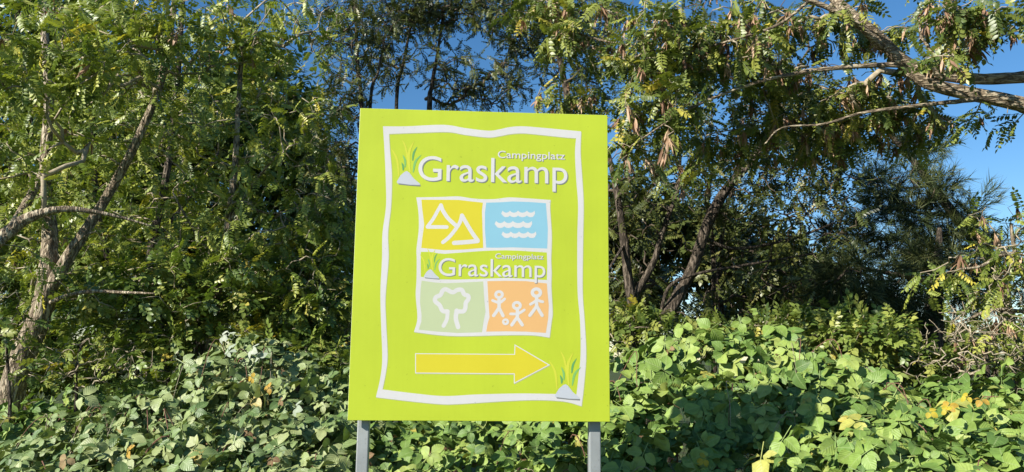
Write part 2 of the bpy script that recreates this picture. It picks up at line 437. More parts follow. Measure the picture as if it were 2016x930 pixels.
def pod_cluster(seed, n=7):
    rs = np.random.default_rng(700 + seed); parts = [stalk((0, 0, 0), (0, 0.35, 0), 0.02)]
    for i in range(n):
        t = 0.1 + 0.25 * rs.random(); sp = 0.75 * rs.random(); th = rs.random() * 6.283
        l = 0.6 + 0.3 * rs.random()
        v, f, u = leaflet(l, 0.13, 3, 0.3, 0.2 * rs.random(), 0, rs)
        q = Matrix.Rotation(th, 3, 'Y') @ Matrix.Rotation(sp, 3, 'X')
        v = v @ np.array(q).T + np.array([0, t, 0]); parts.append((v, f, u))
    return combine(parts)


TPL = {'bramble': [bramble_leaf(i) for i in range(8)],
       'locust': [locust_leaf(i) for i in range(8)],
       'locust_far': [locust_leaf(i, False) for i in range(8)],
       'sprig': [sprig(i) for i in range(6)],
       'needle': [needle_tuft(i) for i in range(5)],
       'pod': [pod_cluster(i) for i in range(6)]}
_shared = {}


def shared_mesh(kind, i, mat):
    key = (kind, i, mat.name)
    if key not in _shared:
        V, F, U = TPL[kind][i]
        o = mesh_obj(kind, V, F, mat, None, None, U, True)
        _shared[key] = o.data; bpy.data.objects.remove(o)
    return _shared[key]


def emit(parent, kind, mat, L, A, N, S, n_parts, part_name='leaf', stuff_name='foliage'):
    """leaves at L, axis A, normal N, size S: the n_parts that show largest become parts, the rest one part of kind stuff"""
    L, A, N, S = map(np.asarray, (L, A, N, S))
    if len(L) == 0: return
    A = A / np.linalg.norm(A, axis=1, keepdims=True)
    X = np.cross(A, N); X /= np.maximum(np.linalg.norm(X, axis=1, keepdims=True), 1e-6)
    N = np.cross(X, A)
    B = np.stack([X, A, N], axis=2) * S[:, None, None]
    idx = rng.integers(0, len(TPL[kind]), len(L))
    px, py, dep = to_px(L)
    infr = (px > -20) & (px < 2036) & (py > -20) & (py < 950)
    hid = (px > 690) & (px < 1195) & (py > 225) & (py < 828) & (dep > 3.0)
    score = np.where(infr & ~hid, S / dep, -1)
    order = np.argsort(-score)
    chosen = [i for i in order[:n_parts] if score[i] > 0]
    rest = np.ones(len(L), bool); rest[chosen] = False
    pl = np.array(parent.location)
    for i in chosen:
        o = bpy.data.objects.new(part_name, shared_mesh(kind, int(idx[i]), mat)); COL.objects.link(o); o.parent = parent
        m = Matrix.Identity(4); p = L[i] - pl
        for r in range(3):
            m[r][0], m[r][1], m[r][2], m[r][3] = B[i, r, 0], B[i, r, 1], B[i, r, 2], p[r]
        o.matrix_basis = m
    Vs, Fs, Us, Ts, off = [], [], [], [], 0
    for t in range(len(TPL[kind])):
        sel = np.where(rest & (idx == t))[0]
        if len(sel) == 0: continue
        V, F, U = TPL[kind][t]
        W = np.einsum('nij,vj->nvi', B[sel], V) + L[sel][:, None, :]
        Vs.append(W.reshape(-1, 3)); Us.append(np.tile(U, (len(sel), 1)))
        Fs.append((F[None] + (np.arange(len(sel)) * len(V))[:, None, None]).reshape(-1, 3) + off)
        Ts.append(np.repeat(rng.random(len(sel)), len(V))); off += len(sel) * len(V)
    if Vs:
        mesh_obj(stuff_name, np.concatenate(Vs), np.concatenate(Fs), mat, parent, np.concatenate(Ts), np.concatenate(Us), True, 'stuff')


# ------------------------------------------------------------------ trees
def limb_pts(spec, n_per=7):
    """[(px, py, Y, diameter in photo px)] -> points, radii (metres)"""
    P = np.array([at(a, b, c) for a, b, c, _ in spec]); rad = np.array([d * c / FPX / 2 for _, _, c, d in spec])
    Q = spline(P, n_per); rr = np.interp(np.linspace(0, len(P) - 1, len(Q)), np.arange(len(P)), rad)
    return Q, rr


def to_ground(spec_pts, rr, spread=1.35, lean=0.35):
    """extend a stem down to the ground"""
    p = spec_pts[0]; d = spec_pts[0] - spec_pts[2]; d = d / max(-d[2], 1e-3)
    k = p[2] + 0.05; n = 6
    t = np.linspace(1, 1 / n, n)[:, None]
    E_ = p + np.array([d[0] * lean, d[1] * lean, -1]) * t * k
    return np.concatenate([E_, spec_pts]), np.concatenate([rr[0] * np.linspace(spread, 1.03, n), rr])


def unit(v): return v / np.maximum(np.linalg.norm(v, axis=-1, keepdims=True), 1e-9)


def blob_tips(blobs, dens=1.0):
    T = []
    for (px, py, Y, rx, ry, ryd, n) in blobs:
        n = max(4, int(n * dens))
        c = at(px, py, Y); rad = np.array([rx * Y / FPX, ryd, ry * Y / FPX])
        d = unit(rng.standard_normal((n, 3))) * (rng.random((n, 1)) ** 0.42)
        T.append(c + d * rad)
    return np.concatenate(T)


def grow(limbs, tips, tip_r=0.0022, wander=0.12, droop=0.1):
    nodes, parent, hard = [], [], []
    for P, rr in limbs:
        b = len(nodes)
        for i, (p, r) in enumerate(zip(P, rr)):
            nodes.append(p); parent.append(-1); hard.append(r)
    cap = len(nodes) + len(tips) * 14
    NP = np.empty((cap, 3)); NP[:len(nodes)] = nodes; cnt = len(nodes); n_limb = cnt
    par = np.full(cap, -1); paths = []
    d0 = np.array([np.min(np.linalg.norm(NP[:n_limb] - t, axis=1)) for t in tips])
    for ti in np.argsort(d0):
        t = tips[ti]
        d = np.linalg.norm(NP[:cnt] - t, axis=1) * (1 + 0.1 * rng.random(cnt)) + 0.25 * np.maximum(NP[:cnt, 2] - t[2], 0)
        j = int(np.argmin(d)); p = NP[j]; v = t - p; ln = np.linalg.norm(v)
        if ln < 0.04: continue
        n = int(np.clip(ln / 0.11, 2, 13)); s = np.linspace(0, 1, n + 1)[1:]
        perp = np.cross(v, rng.standard_normal(3)); perp = perp / (np.linalg.norm(perp) + 1e-9)
        Q = p + v * s[:, None] + perp * (np.sin(np.pi * s) * ln * wander * rng.standard_normal())[:, None]
        Q[:, 2] += np.sin(np.pi * s) * ln * droop
        Q[:-1] += rng.standard_normal((n - 1, 3)) * min(0.012, 0.06 * ln)
        ids = np.arange(cnt, cnt + n); NP[ids] = Q; par[ids[0]] = j; par[ids[1:]] = ids[:-1]; cnt += n
        paths.append((j, ids))
    load = np.zeros(cnt)
    for j, ids in paths: load[ids[-1]] += 1
    for i in range(cnt - 1, n_limb - 1, -1):
        if par[i] >= n_limb: load[par[i]] += load[i]
    rad = tip_r * np.maximum(load, 1) ** 0.42
    hr = np.array(hard)
    for j, ids in paths:
        lim = hr[j] * 0.75 if j < n_limb else rad[j]
        rad[ids] = np.minimum(rad[ids], lim)
    return NP[:cnt], paths, rad, n_limb, hr


def branches(tree, G, mat, thick=0.011, most=60):
    NP, paths, rad, n_limb, hr = G
    fine = []; k = 0
    for j, ids in paths:
        P = np.concatenate([NP[j:j + 1], NP[ids]]); r = np.concatenate([[min(rad[ids[0]] * 1.1, hr[j] if j < n_limb else rad[j])], rad[ids]])
        if r[0] > thick and k < most:
            V, F = tube_geo(P, r, 7); mesh_obj('branch', V, F, mat, tree, smooth=True); k += 1
        else: fine.append(tube_geo(P, r, 3))
    if fine:
        V, F = join_geo(fine); mesh_obj('twigs', V, F, mat, tree, kind='stuff')


def leaves_on(G, per=4, size=(0.15, 0.26), spread=0.8, droop=0.35, back=4, up=0.9, sun=0.3, bare=0.0):
    NP, paths, rad, n_limb, hr = G
    L, A, N, S = [], [], [], []
    for j, ids in paths:
        if rng.random() < bare: continue
        P = np.concatenate([NP[j:j + 1], NP[ids]])
        m = min(back, len(P) - 1)
        tg = unit(P[-1] - P[-1 - m])
        for q in range(per):
            f = rng.random() ** 0.7 if q else 1.0
            x = len(P) - 1 - m + f * m; i = min(int(x), len(P) - 2); p = P[i] + (P[i + 1] - P[i]) * (x - i)
            a = tg * (0.5 if q else 1.0) + rng.standard_normal(3) * spread; a[2] -= droop
            nrm = np.array([0, 0, up]) + SUNV * sun + rng.standard_normal(3) * 0.45
            L.append(p); A.append(unit(a)); N.append(nrm); S.append(rng.uniform(*size))
    return np.array(L), np.array(A), np.array(N), np.array(S)


def hang_on(G, n, size=(0.1, 0.14)):
    NP, paths, rad, n_limb, hr = G
    pick = rng.integers(0, len(paths), n); L = []
    for i in pick:
        j, ids = paths[i]; L.append(NP[ids[rng.integers(max(0, len(ids) - 2), len(ids))]])
    L = np.array(L); A = np.array([0, 0, -1.0]) + rng.standard_normal((n, 3)) * 0.22
    return L, A, rng.standard_normal((n, 3)), rng.uniform(*size, n)


def tree(name, label, cat, stems, limbs, blobs, leaf=('locust', 'locust'), bark='bark', twig='twig', n_parts=150, per=4, size=(0.15, 0.26),
         group=None, pods=0, tip_r=0.0022, droop=0.35, spread=0.8, wander=0.12, sides=12, extra_mask=None, up=0.9, sun=0.3, thick=0.011, dens=1.0, relief=False, bare=0.0, limb_bark=None, pod_size=(0.1, 0.14)):
    """stems reach the ground and are the trunk; limbs are branches; twigs and leaves grow into the blobs"""
    built = []
    base = None
    for s in stems:
        P, rr = limb_pts(s); P, rr = to_ground(P, rr)
        if base is None: base = P[0].copy(); base[2] = 0.0
        built.append(('trunk', P, rr))
    for s in limbs:
        P, rr = limb_pts(s); built.append(('branch', P, rr))
    root = thing(name, tuple(base), label, cat, group)
    for nm, P, rr in built:
        V, F = furrowed_geo(P, rr, 26, 0.12, len(P) * 1.7) if rr.max() > 0.028 and relief else tube_geo(P, rr, sides, 0.05)
        mesh_obj(nm, V, F, M[bark if nm == 'trunk' or not limb_bark else limb_bark], root, smooth=True)
    G = grow([(P, rr) for _, P, rr in built], blob_tips(blobs, dens), tip_r, wander)
    branches(root, G, M[twig], thick)
    if leaf:
        L, A, N, S = leaves_on(G, per, size, spread, droop, up=up, sun=sun, bare=bare)
        emit(root, leaf[0], M[leaf[1]], L, A, N, S, n_parts)
    if pods:
        L, A, N, S = hang_on(G, pods, pod_size); emit(root, 'pod', M['pod'], L, A, N, S, min(pods, 120), 'seed_pod', 'seed_pods')
    return root, G


# ------------------------------------------------------------------ the ground
def ground_mat():
    t = NT('grass_ground')
    tc = t.n('ShaderNodeTexCoord')
    nz = t.n('ShaderNodeTexNoise'); nz.inputs['Scale'].default_value = 1.7; nz.inputs['Detail'].default_value = 9; nz.inputs['Roughness'].default_value = 0.7
    t.l(tc.outputs['Object'], nz.inputs['Vector'])
    bs = t.n('ShaderNodeBsdfPrincipled'); bs.inputs['Roughness'].default_value = 0.95; bs.inputs['Specular IOR Level'].default_value = 0.1
    t.l(t.ramp(nz.outputs['Fac'], [(0.35, (0.05, 0.045, 0.025)), (0.5, (0.055, 0.075, 0.025)), (0.65, (0.1, 0.11, 0.04))]), bs.inputs['Base Color'])
    bp = t.n('ShaderNodeBump'); bp.inputs['Strength'].default_value = 0.7; bp.inputs['Distance'].default_value = 0.05
    t.l(nz.outputs['Fac'], bp.inputs['Height']); t.l(bp.outputs[0], bs.inputs['Normal'])
    t.l(bs.outputs[0], t.out.inputs[0]); return t.m


gx = np.array([-1500, -60, -30, -12, -6, -3, 0, 3, 6, 12, 30, 60, 1500.0])
gv = np.array([(x, y, 0.0) for y in gx for x in gx]); k = len(gx)
gf = [(i * k + j, i * k + j + 1, (i + 1) * k + j + 1, (i + 1) * k + j) for i in range(k - 1) for j in range(k - 1)]
gq = mesh_obj('ground', gv, np.array(gf), ground_mat()); gq['kind'] = 'structure'


# ------------------------------------------------------------------ the sign
def build_sign():
    TL = EYE + C2W @ np.array([-0.60844, -0.5128, 3.17447])
    ax = C2W @ np.array([0.99808, 0.01953, 0.05873]); ax[2] = 0; ax /= np.linalg.norm(ax)
    az = np.array([0, 0, 1.0]); ay = np.cross(az, ax)          # ay points away from the camera
    W_, H_ = 1.0, 1.2226
    mid = TL + ax * W_ / 2; base = np.array([mid[0], mid[1], 0.0])
    root = thing('camping_sign', tuple(base), 'lime green campsite sign board with white wavy border on two steel posts', 'sign', rz=math.atan2(ax[1], ax[0]))
    ztop = TL[2]; zbot = ztop - H_
    def pp(px, py):
        d = C2W @ np.array([(px - 1008) / FPX, (py - 465) / FPX, 1.0])
        s = ((TL - EYE) @ ay) / (d @ ay); q = EYE + d * s - base
        return np.array([q @ ax, q[2]])
    def box(x0, x1, y0, y1, z0, z1):
        V = [(x, y, z) for x in (x0, x1) for y in (y0, y1) for z in (z0, z1)]
        F = [(0, 1, 3, 2), (4, 6, 7, 5), (0, 4, 5, 1), (2, 3, 7, 6), (0, 2, 6, 4), (1, 5, 7, 3)]
        return V, F
    def local(name, V, F, mat, parent, bevel=0):
        me = bpy.data.meshes.new(name); me.from_pydata([tuple(map(float, v)) for v in V], [], [tuple(map(int, f)) for f in F]); me.update()
        me.materials.append(M[mat]); o = bpy.data.objects.new(name, me); COL.objects.link(o); o.parent = parent
        if bevel:
            b = o.modifiers.new('bevel', 'BEVEL'); b.width = bevel; b.segments = 2
        return o
    V, F = box(-W_ / 2, W_ / 2, 0.0, 0.014, zbot, ztop)
    panel = local('panel', V, F, 'lime', root, 0.0015)
    panel.data.materials.append(M['alu'])
    for p in panel.data.polygons:
        if abs(p.normal.y) < 0.5: p.material_index = 1
    # posts and the two rails that hold the panel
    for px in (710.5, 1175.5):
        x = pp(px, 880)[0]; hw = 0.0225
        V, F = box(x - hw, x + hw, 0.046, 0.091, -0.02, ztop - 0.06); post = local('post', V, F, 'steel', root, 0.004)
        V, F = box(x - hw - 0.001, x + hw + 0.001, 0.0455, 0.0915, ztop - 0.0598, ztop - 0.055); local('post_cap', V, F, 'steel', post)
        for z in (ztop - 0.2, zbot + 0.2):
            V, F = box(x - 0.03, x + 0.03, 0.0915, 0.0955, z - 0.02, z + 0.02); local('clamp', V, F, 'steel', post)
    for z in (ztop - 0.2, zbot + 0.2):
        V, F = box(-W_ / 2 + 0.03, W_ / 2 - 0.03, 0.0145, 0.0455, z - 0.02, z + 0.02); local('rail', V, F, 'steel', root, 0.002)
    # flat print: sheets stacked a fraction of a millimetre apart on the panel
    def fill(name, loops, mat, lift, parent=panel):
        pts = [p for lp in loops for p in lp]
        tri = tessellate_polygon([[Vector((p[0], p[1], 0)) for p in lp] for lp in loops])
        V = [(p[0], -lift * 0.22, p[1]) for p in pts]; F2 = []
        for a, b, c in tri:
            u = np.array(pts[b]) - np.array(pts[a]); v = np.array(pts[c]) - np.array(pts[a])
            F2.append((a, b, c) if u[0] * v[1] - u[1] * v[0] > 0 else (a, c, b))
        return local(name, V, F2, mat, parent)
    def px_loop(pts, x0=0, y0=0, s=1.0): return [pp(x0 + a / s, y0 + b / s) for a, b in pts]
    def smooth_loop(sides, x0=0, y0=0, s=1.0):
        """sides: polylines that meet in corners; each is smoothed on its own"""
        out = []
        for sd in sides:
            q = spline(np.array(sd, float), 5); out += [tuple(p) for p in q[:-1]]
        return px_loop(out, x0, y0, s)
    outer = [[(754, 249), (800, 249), (873, 246), (916, 252.5), (961, 257.6), (983, 255), (1004, 250.5), (1030, 249), (1069, 252), (1112, 256), (1144, 259)],
             [(1144, 259), (1143, 303), (1146.5, 355), (1149, 405), (1148, 470), (1147, 572), (1151, 633), (1154, 699), (1150, 756), (1145, 800)],
             [(1145, 800), (1111, 791), (1058, 788), (997, 790), (899, 796), (866, 796), (813, 791), (740, 782.5)],
             [(740, 782.5), (748, 748), (752.5, 707), (750, 633), (749, 572), (752, 511), (753, 459), (760, 405), (759, 345), (757, 299), (754, 249)]]
    inner = [[(766, 264), (820, 262), (881, 260.5), (916, 266), (960, 271), (983, 268.5), (1004, 264.5), (1030, 263), (1069, 266.5), (1112, 271), (1134, 272.5)],
             [(1134, 272.5), (1132, 303), (1134.5, 355), (1138, 405), (1136.5, 470), (1137, 572), (1142, 633), (1143, 699), (1139, 740), (1135, 777)],
             [(1135, 777), (1079, 775.7), (1017, 775), (936, 777), (874, 780), (813, 774.5), (753, 767)],
             [(753, 767), (760, 731.5), (763, 699), (760, 633), (759, 584), (765, 511), (764, 459), (770, 405), (771.5, 345), (768, 299), (766, 264)]]
    sh = lambda lp, dx, dy: [[(a + dx, b + dy) for a, b in sd] for sd in lp]
    fill('border_shade', [smooth_loop(sh(outer, 1.1, 1.4)), smooth_loop(sh(inner, 1.1, 1.4))[::-1]], 'soft_grey', 0.0006)
    fill('border', [smooth_loop(outer), smooth_loop(inner)[::-1]], 'white', 0.0010)
    frame = [[(819.5, 389), (870, 388), (902, 387), (930, 391), (952, 392.5), (977, 392), (1003, 389), (1040, 391), (1084, 394)],
             [(1084, 394), (1083, 410), (1086, 457), (1086, 483), (1085, 511), (1086, 537), (1085.5, 565), (1088, 614.5), (1086, 632.6), (1082, 665)],
             [(1082, 665), (1055, 661), (1022, 660), (984, 660.4), (939, 661.6), (900, 662), (862, 660), (815, 654)],
             [(815, 654), (821.6, 627), (818.4, 582), (820, 550), (820.3, 511), (820, 490), (824, 457), (824.5, 432), (823, 411), (819.5, 389)]]
    fill('picture_frame_shade', [smooth_loop(sh(frame, 1.1, 1.4))], 'soft_grey', 0.0006)
    fill('picture_frame', [smooth_loop(frame)], 'white', 0.0010)
    A3 = (810, 380, 7.747); B3 = (945, 380, 7.747); C5 = (810, 485, 11.63); D5 = (945, 485, 11.63); A7 = (810, 550, 7.747); B7 = (945, 550, 7.747)
    fill('picture_cell', [px_loop([(152, 105), (500, 106), (720, 108), (900, 130), (1090, 150), (1075, 280), (1085, 560), (1095, 840), (800, 865), (500, 875), (250, 850), (150, 840), (165, 700), (195, 480), (165, 250)], *A3)], 'yellow', 0.0014)
    fill('picture_cell', [px_loop([(95, 150), (300, 145), (500, 132), (750, 140), (1005, 158), (1020, 350), (1035, 550), (1030, 740), (1025, 850), (800, 842), (500, 832), (250, 838), (95, 835), (75, 550), (75, 300)], *B3)], 'blue', 0.0014)
    band = px_loop([(215, 130), (380, 130), (500, 140), (620, 165), (760, 175), (1300, 135)], *C5) + px_loop([(0, 114), (300, 100), (600, 95), (900, 105), (1530, 145), (1540, 450), (1530, 775), (1000, 745), (600, 725), (0, 750)], *D5) + px_loop([(1000, 765), (650, 760), (400, 735), (215, 700), (212, 400)], *C5)
    fill('picture_cell', [band], 'lime', 0.0014)
    fill('picture_cell', [px_loop([(155, 22), (350, 50), (530, 62), (800, 50), (1095, 35), (1110, 300), (1130, 500), (1100, 650), (1075, 810), (700, 820), (400, 800), (110, 770), (150, 650), (155, 550), (130, 350), (140, 150)], *A7)], 'sage', 0.0014)
    fill('picture_cell', [px_loop([(112, 30), (400, 25), (700, 30), (1020, 65), (1030, 200), (1050, 400), (1040, 600), (1005, 820), (700, 800), (400, 795), (95, 800), (115, 680), (145, 580), (130, 350)], *B7)], 'orange', 0.0014)
    def stroke_loop(pts, wd, tf, taper=(1, 1)):
        Q = spline(np.array(pts, float), 5); T = unit(np.gradient(Q, axis=0)); Nn = np.stack([-T[:, 1], T[:, 0]], 1)
        h = wd / 2 * np.linspace(taper[0], taper[1], len(Q))[:, None]
        a0 = math.atan2(Nn[0, 1], Nn[0, 0]); a1 = math.atan2(-Nn[-1, 1], -Nn[-1, 0])
        left = [tuple(p) for p in Q + Nn * h]; right = [tuple(p) for p in (Q - Nn * h)[::-1]]
        cap0 = [(Q[0, 0] + h[0, 0] * math.cos(a0 + math.pi + s), Q[0, 1] + h[0, 0] * math.sin(a0 + math.pi + s)) for s in np.linspace(0, -math.pi, 7)[1:-1]]
        cap0 = [(Q[0, 0] - T[0, 0] * h[0, 0] * math.sin(s) - Nn[0, 0] * h[0, 0] * math.cos(s), Q[0, 1] - T[0, 1] * h[0, 0] * math.sin(s) - Nn[0, 1] * h[0, 0] * math.cos(s)) for s in np.linspace(0, math.pi, 7)[1:-1]]
        cap1 = [(Q[-1, 0] + T[-1, 0] * h[-1, 0] * math.sin(s) + Nn[-1, 0] * h[-1, 0] * math.cos(s), Q[-1, 1] + T[-1, 1] * h[-1, 0] * math.sin(s) + Nn[-1, 1] * h[-1, 0] * math.cos(s)) for s in np.linspace(0, math.pi, 7)[1:-1]]
        return px_loop(left + cap1 + right + cap0, *tf)
    def ring_loops(cx, cy, rx, ry, hx, hy, tf):
        th = np.linspace(0, 2 * math.pi, 24, endpoint=False)
        return [px_loop([(cx + rx * math.cos(t), cy + ry * math.sin(t)) for t in th], *tf), px_loop([(cx + hx * math.cos(t), cy + hy * math.sin(t)) for t in th[::-1]], *tf)]
    def multi(name, pieces, mat, lift, shade=None):
        """several overlapping strokes of one pictogram; each lies a hair above the one before"""
        V, F = [], []
        for q, loops in enumerate(pieces):
            pts = [p for lp in loops for p in lp]; off = len(V)
            tri = tessellate_polygon([[Vector((p[0], p[1], 0)) for p in lp] for lp in loops])
            V += [(p[0], -(lift + q * 0.00012) * 0.22, p[1]) for p in pts]
            for a, b, c in tri:
                u = np.array(pts[b]) - np.array(pts[a]); v = np.array(pts[c]) - np.array(pts[a])
                F.append((a + off, b + off, c + off) if u[0] * v[1] - u[1] * v[0] > 0 else (a + off, c + off, b + off))
        return local(name, V, F, mat, panel)
    tents = [([(450, 190), (400, 275), (330, 400), (245, 515)], 52), ([(245, 520), (400, 521), (540, 522)], 56), ([(450, 190), (480, 270), (560, 390), (680, 500)], 60),
             ([(770, 345), (735, 460), (640, 600), (560, 690), (480, 755)], 56), ([(770, 345), (830, 450), (920, 600), (1010, 725)], 62), ([(1010, 735), (860, 750), (650, 765)], 66)]
    multi('tent_pictogram', [[stroke_loop(p, wd, A3)] for p, wd in tents], 'white', 0.0018)
    def wave(peaks, y0, y1):
        up_, lo = [], []
        for a, b in zip(peaks[:-1], peaks[1:]):
            for s in np.linspace(0, 1, 7)[:-1]:
                x = a + (b - a) * s; k_ = math.sin(math.pi * s) ** 0.7
                up_.append((x, y0 + 32 * k_)); lo.append((x, y1 - 26 + 26 * k_))
        up_.append((peaks[-1], y0)); lo.append((peaks[-1] + 8, y0 + 45)); lo[0] = (peaks[0] - 22, y0 + 45)
        return px_loop(up_ + lo[::-1], *B3)
    multi('wave_pictogram', [[wave([345, 455, 580, 715, 832], 272, 372)], [wave([245, 370, 500, 660, 788], 430, 537)], [wave([350, 470, 595, 730, 852], 590, 690)]], 'white', 0.0018)
    tr = [([(490, 712), (540, 610), (552, 500)], 60), ([(552, 492), (475, 482), (432, 400), (362, 335), (375, 275), (445, 240), (475, 175), (530, 155), (625, 200), (700, 165), (770, 165), (805, 230), (865, 255), (868, 305), (830, 360), (822, 440), (790, 490), (690, 490)], 66), ([(690, 480), (678, 600), (712, 730)], 68)]
    multi('tree_pictogram', [[stroke_loop(p, wd, A7)] for p, wd in tr], 'white', 0.0018)
    def fig(cx, cy, r, body, arms, legs):
        out = [ring_loops(cx, cy, r, r * 0.92, r * 0.4, r * 0.34, B7), [stroke_loop(body, 52, B7)]]
        return out + [[stroke_loop(p, 42, B7)] for p in arms] + [[stroke_loop(p, 50, B7)] for p in legs]
    ppl = fig(290, 235, 73, [(290, 300), (291, 370), (290, 450)], [[(192, 325), (250, 348), (285, 360)], [(375, 302), (330, 340), (295, 362)]], [[(287, 440), (245, 505), (207, 555)], [(292, 440), (325, 505), (352, 558)]])
    ppl += fig(562, 402, 76, [(570, 465), (572, 530), (568, 600)], [[(466, 530), (515, 530), (560, 532)], [(674, 470), (630, 500), (585, 525)]], [[(563, 590), (525, 640), (485, 698)], [(570, 590), (610, 645), (645, 698)]])
    ppl += fig(860, 205, 88, [(865, 275), (862, 350), (866, 430)], [[(770, 383), (805, 362), (845, 335)], [(958, 345), (925, 338), (885, 322)]], [[(862, 415), (815, 480), (760, 553)], [(868, 415), (910, 490), (948, 553)]])
    ppl += [ring_loops(390, 650, 54, 52, 16, 15, B7)]
    multi('children_pictogram', ppl, 'white', 0.0018)
    arrow = [(817.3, 695.8), (1012.3, 697.3), (1013, 678), (1082.6, 718.7), (1011.7, 756), (1011.7, 737), (817.3, 735.4)]
    fill('arrow_shade', [px_loop([(a + 1.2, b + 1.4) for a, b in arrow])], 'soft_grey', 0.0006)
    fill('arrow_outline', [px_loop(arrow)], 'white', 0.0010)
    fill('arrow', [px_loop([(819, 697.4), (1014, 698.8), (1014.6, 681), (1079, 718.7), (1013.3, 753), (1013.3, 735.4), (819, 733.8)])], 'yellow', 0.0014)
    def tuft(ox, oy, k_, lift):
        ax0, ay0 = 760 + 350 / 8.45, 270 + 568 / 8.45
        tf = (ox - 350 / 8.45 * k_, oy - 568 / 8.45 * k_, 8.45 / k_)
        bl = [([(75, 175), (180, 370), (215, 660)], 34, 'blade_yellow'), ([(265, 40), (330, 190), (372, 480)], 30, 'blade_yellow'), ([(470, 62), (392, 230), (375, 400), (402, 585)], 48, 'blade_yellow'),
              ([(590, 295), (490, 410), (450, 590)], 38, 'blade_green'), ([(520, 160), (462, 265), (442, 395)], 34, 'blade_dark'), ([(278, 295), (315, 390), (320, 505)], 34, 'blade_green'), ([(258, 422), (285, 490), (283, 558)], 34, 'blade_dark')]
        for q, (p, wd, mt) in enumerate(bl):
            Q = spline(np.array(p, float), 6); T = unit(np.gradient(Q, axis=0)); Nn = np.stack([-T[:, 1], T[:, 0]], 1)
            h = wd / 2 * np.sin(np.pi * np.clip(np.linspace(0.0, 0.9, len(Q)), 0, 1))[:, None] ** 0.8
            fill('grass_blade', [px_loop([tuple(v) for v in Q + Nn * h] + [tuple(v) for v in (Q - Nn * h)[::-1]][:-1], *tf)], mt, lift + q * 0.00012)
        st = [(175, 752), (240, 640), (310, 580), (350, 568), (390, 598), (460, 690), (560, 775), (572, 815), (210, 788)]
        fill('stone', [px_loop(st, *tf)], 'stone_print', lift + 0.0010)
        fill('stone_shade', [px_loop([(200, 770), (400, 795), (572, 800), (574, 824), (400, 812), (212, 792)], *tf)], 'grey_print', lift + 0.0012)
    tuft(801.4, 337.2, 1.0, 0.0018); tuft(1113.9, 756.8, 1.06, 0.0018); tuft(847.8, 530.6, 0.66, 0.0018)
    def word(txt, x0, x1, cap_y, base_l, base_r, weight, lift):
        cu = bpy.data.curves.new('word', 'FONT'); cu.body = txt; cu.offset = weight; cu.resolution_u = 6
        to = bpy.data.objects.new('word', cu); COL.objects.link(to)
        bpy.context.view_layer.update()
        me = to.evaluated_get(bpy.context.evaluated_depsgraph_get()).to_mesh()
        V = np.array([v.co[:] for v in me.vertices]); F = [tuple(p.vertices) for p in me.polygons]
        bpy.data.objects.remove(to); bpy.data.curves.remove(cu)
        a = pp(x0, base_l); b = pp(x1, base_r); c = pp((x0 + x1) / 2, cap_y); zb = (a[1] + b[1]) / 2
        caph = 0.729 if True else 1
        q = V[:, 0]; u = (q - q.min()) / (q.max() - q.min())
        X = a[0] + (b[0] - a[0]) * u; Z = zb + V[:, 1] / WORD_CAP * (c[1] - zb)
        for nm, dx, dz, mt, lf in (('word_shade', 0.0034, -0.0034, 'grey_print', lift), ('word', 0, 0, 'white', lift + 0.0004)):
            k_ = (c[1] - zb) / 0.1
            local(nm, [(x + dx * max(k_, 0.45), -lf * 0.22, z + dz * max(k_, 0.45)) for x, z in zip(X, Z)], [f for f in F], mt, panel)
    WORD_CAP = 0.73
    word('Graskamp', 823, 1117, 308, 357.3, 360.5, 0.0, 0.0036)
    word('Campingplatz', 980, 1112, 298, 312.3, 313.3, 0.004, 0.0036)
    word('Graskamp', 863, 1073.5, 508, 544, 545.5, 0.0, 0.0036)
    word('Campingplatz', 975, 1070, 499.5, 509.6, 510.6, 0.004, 0.0036)
    return root


build_sign()


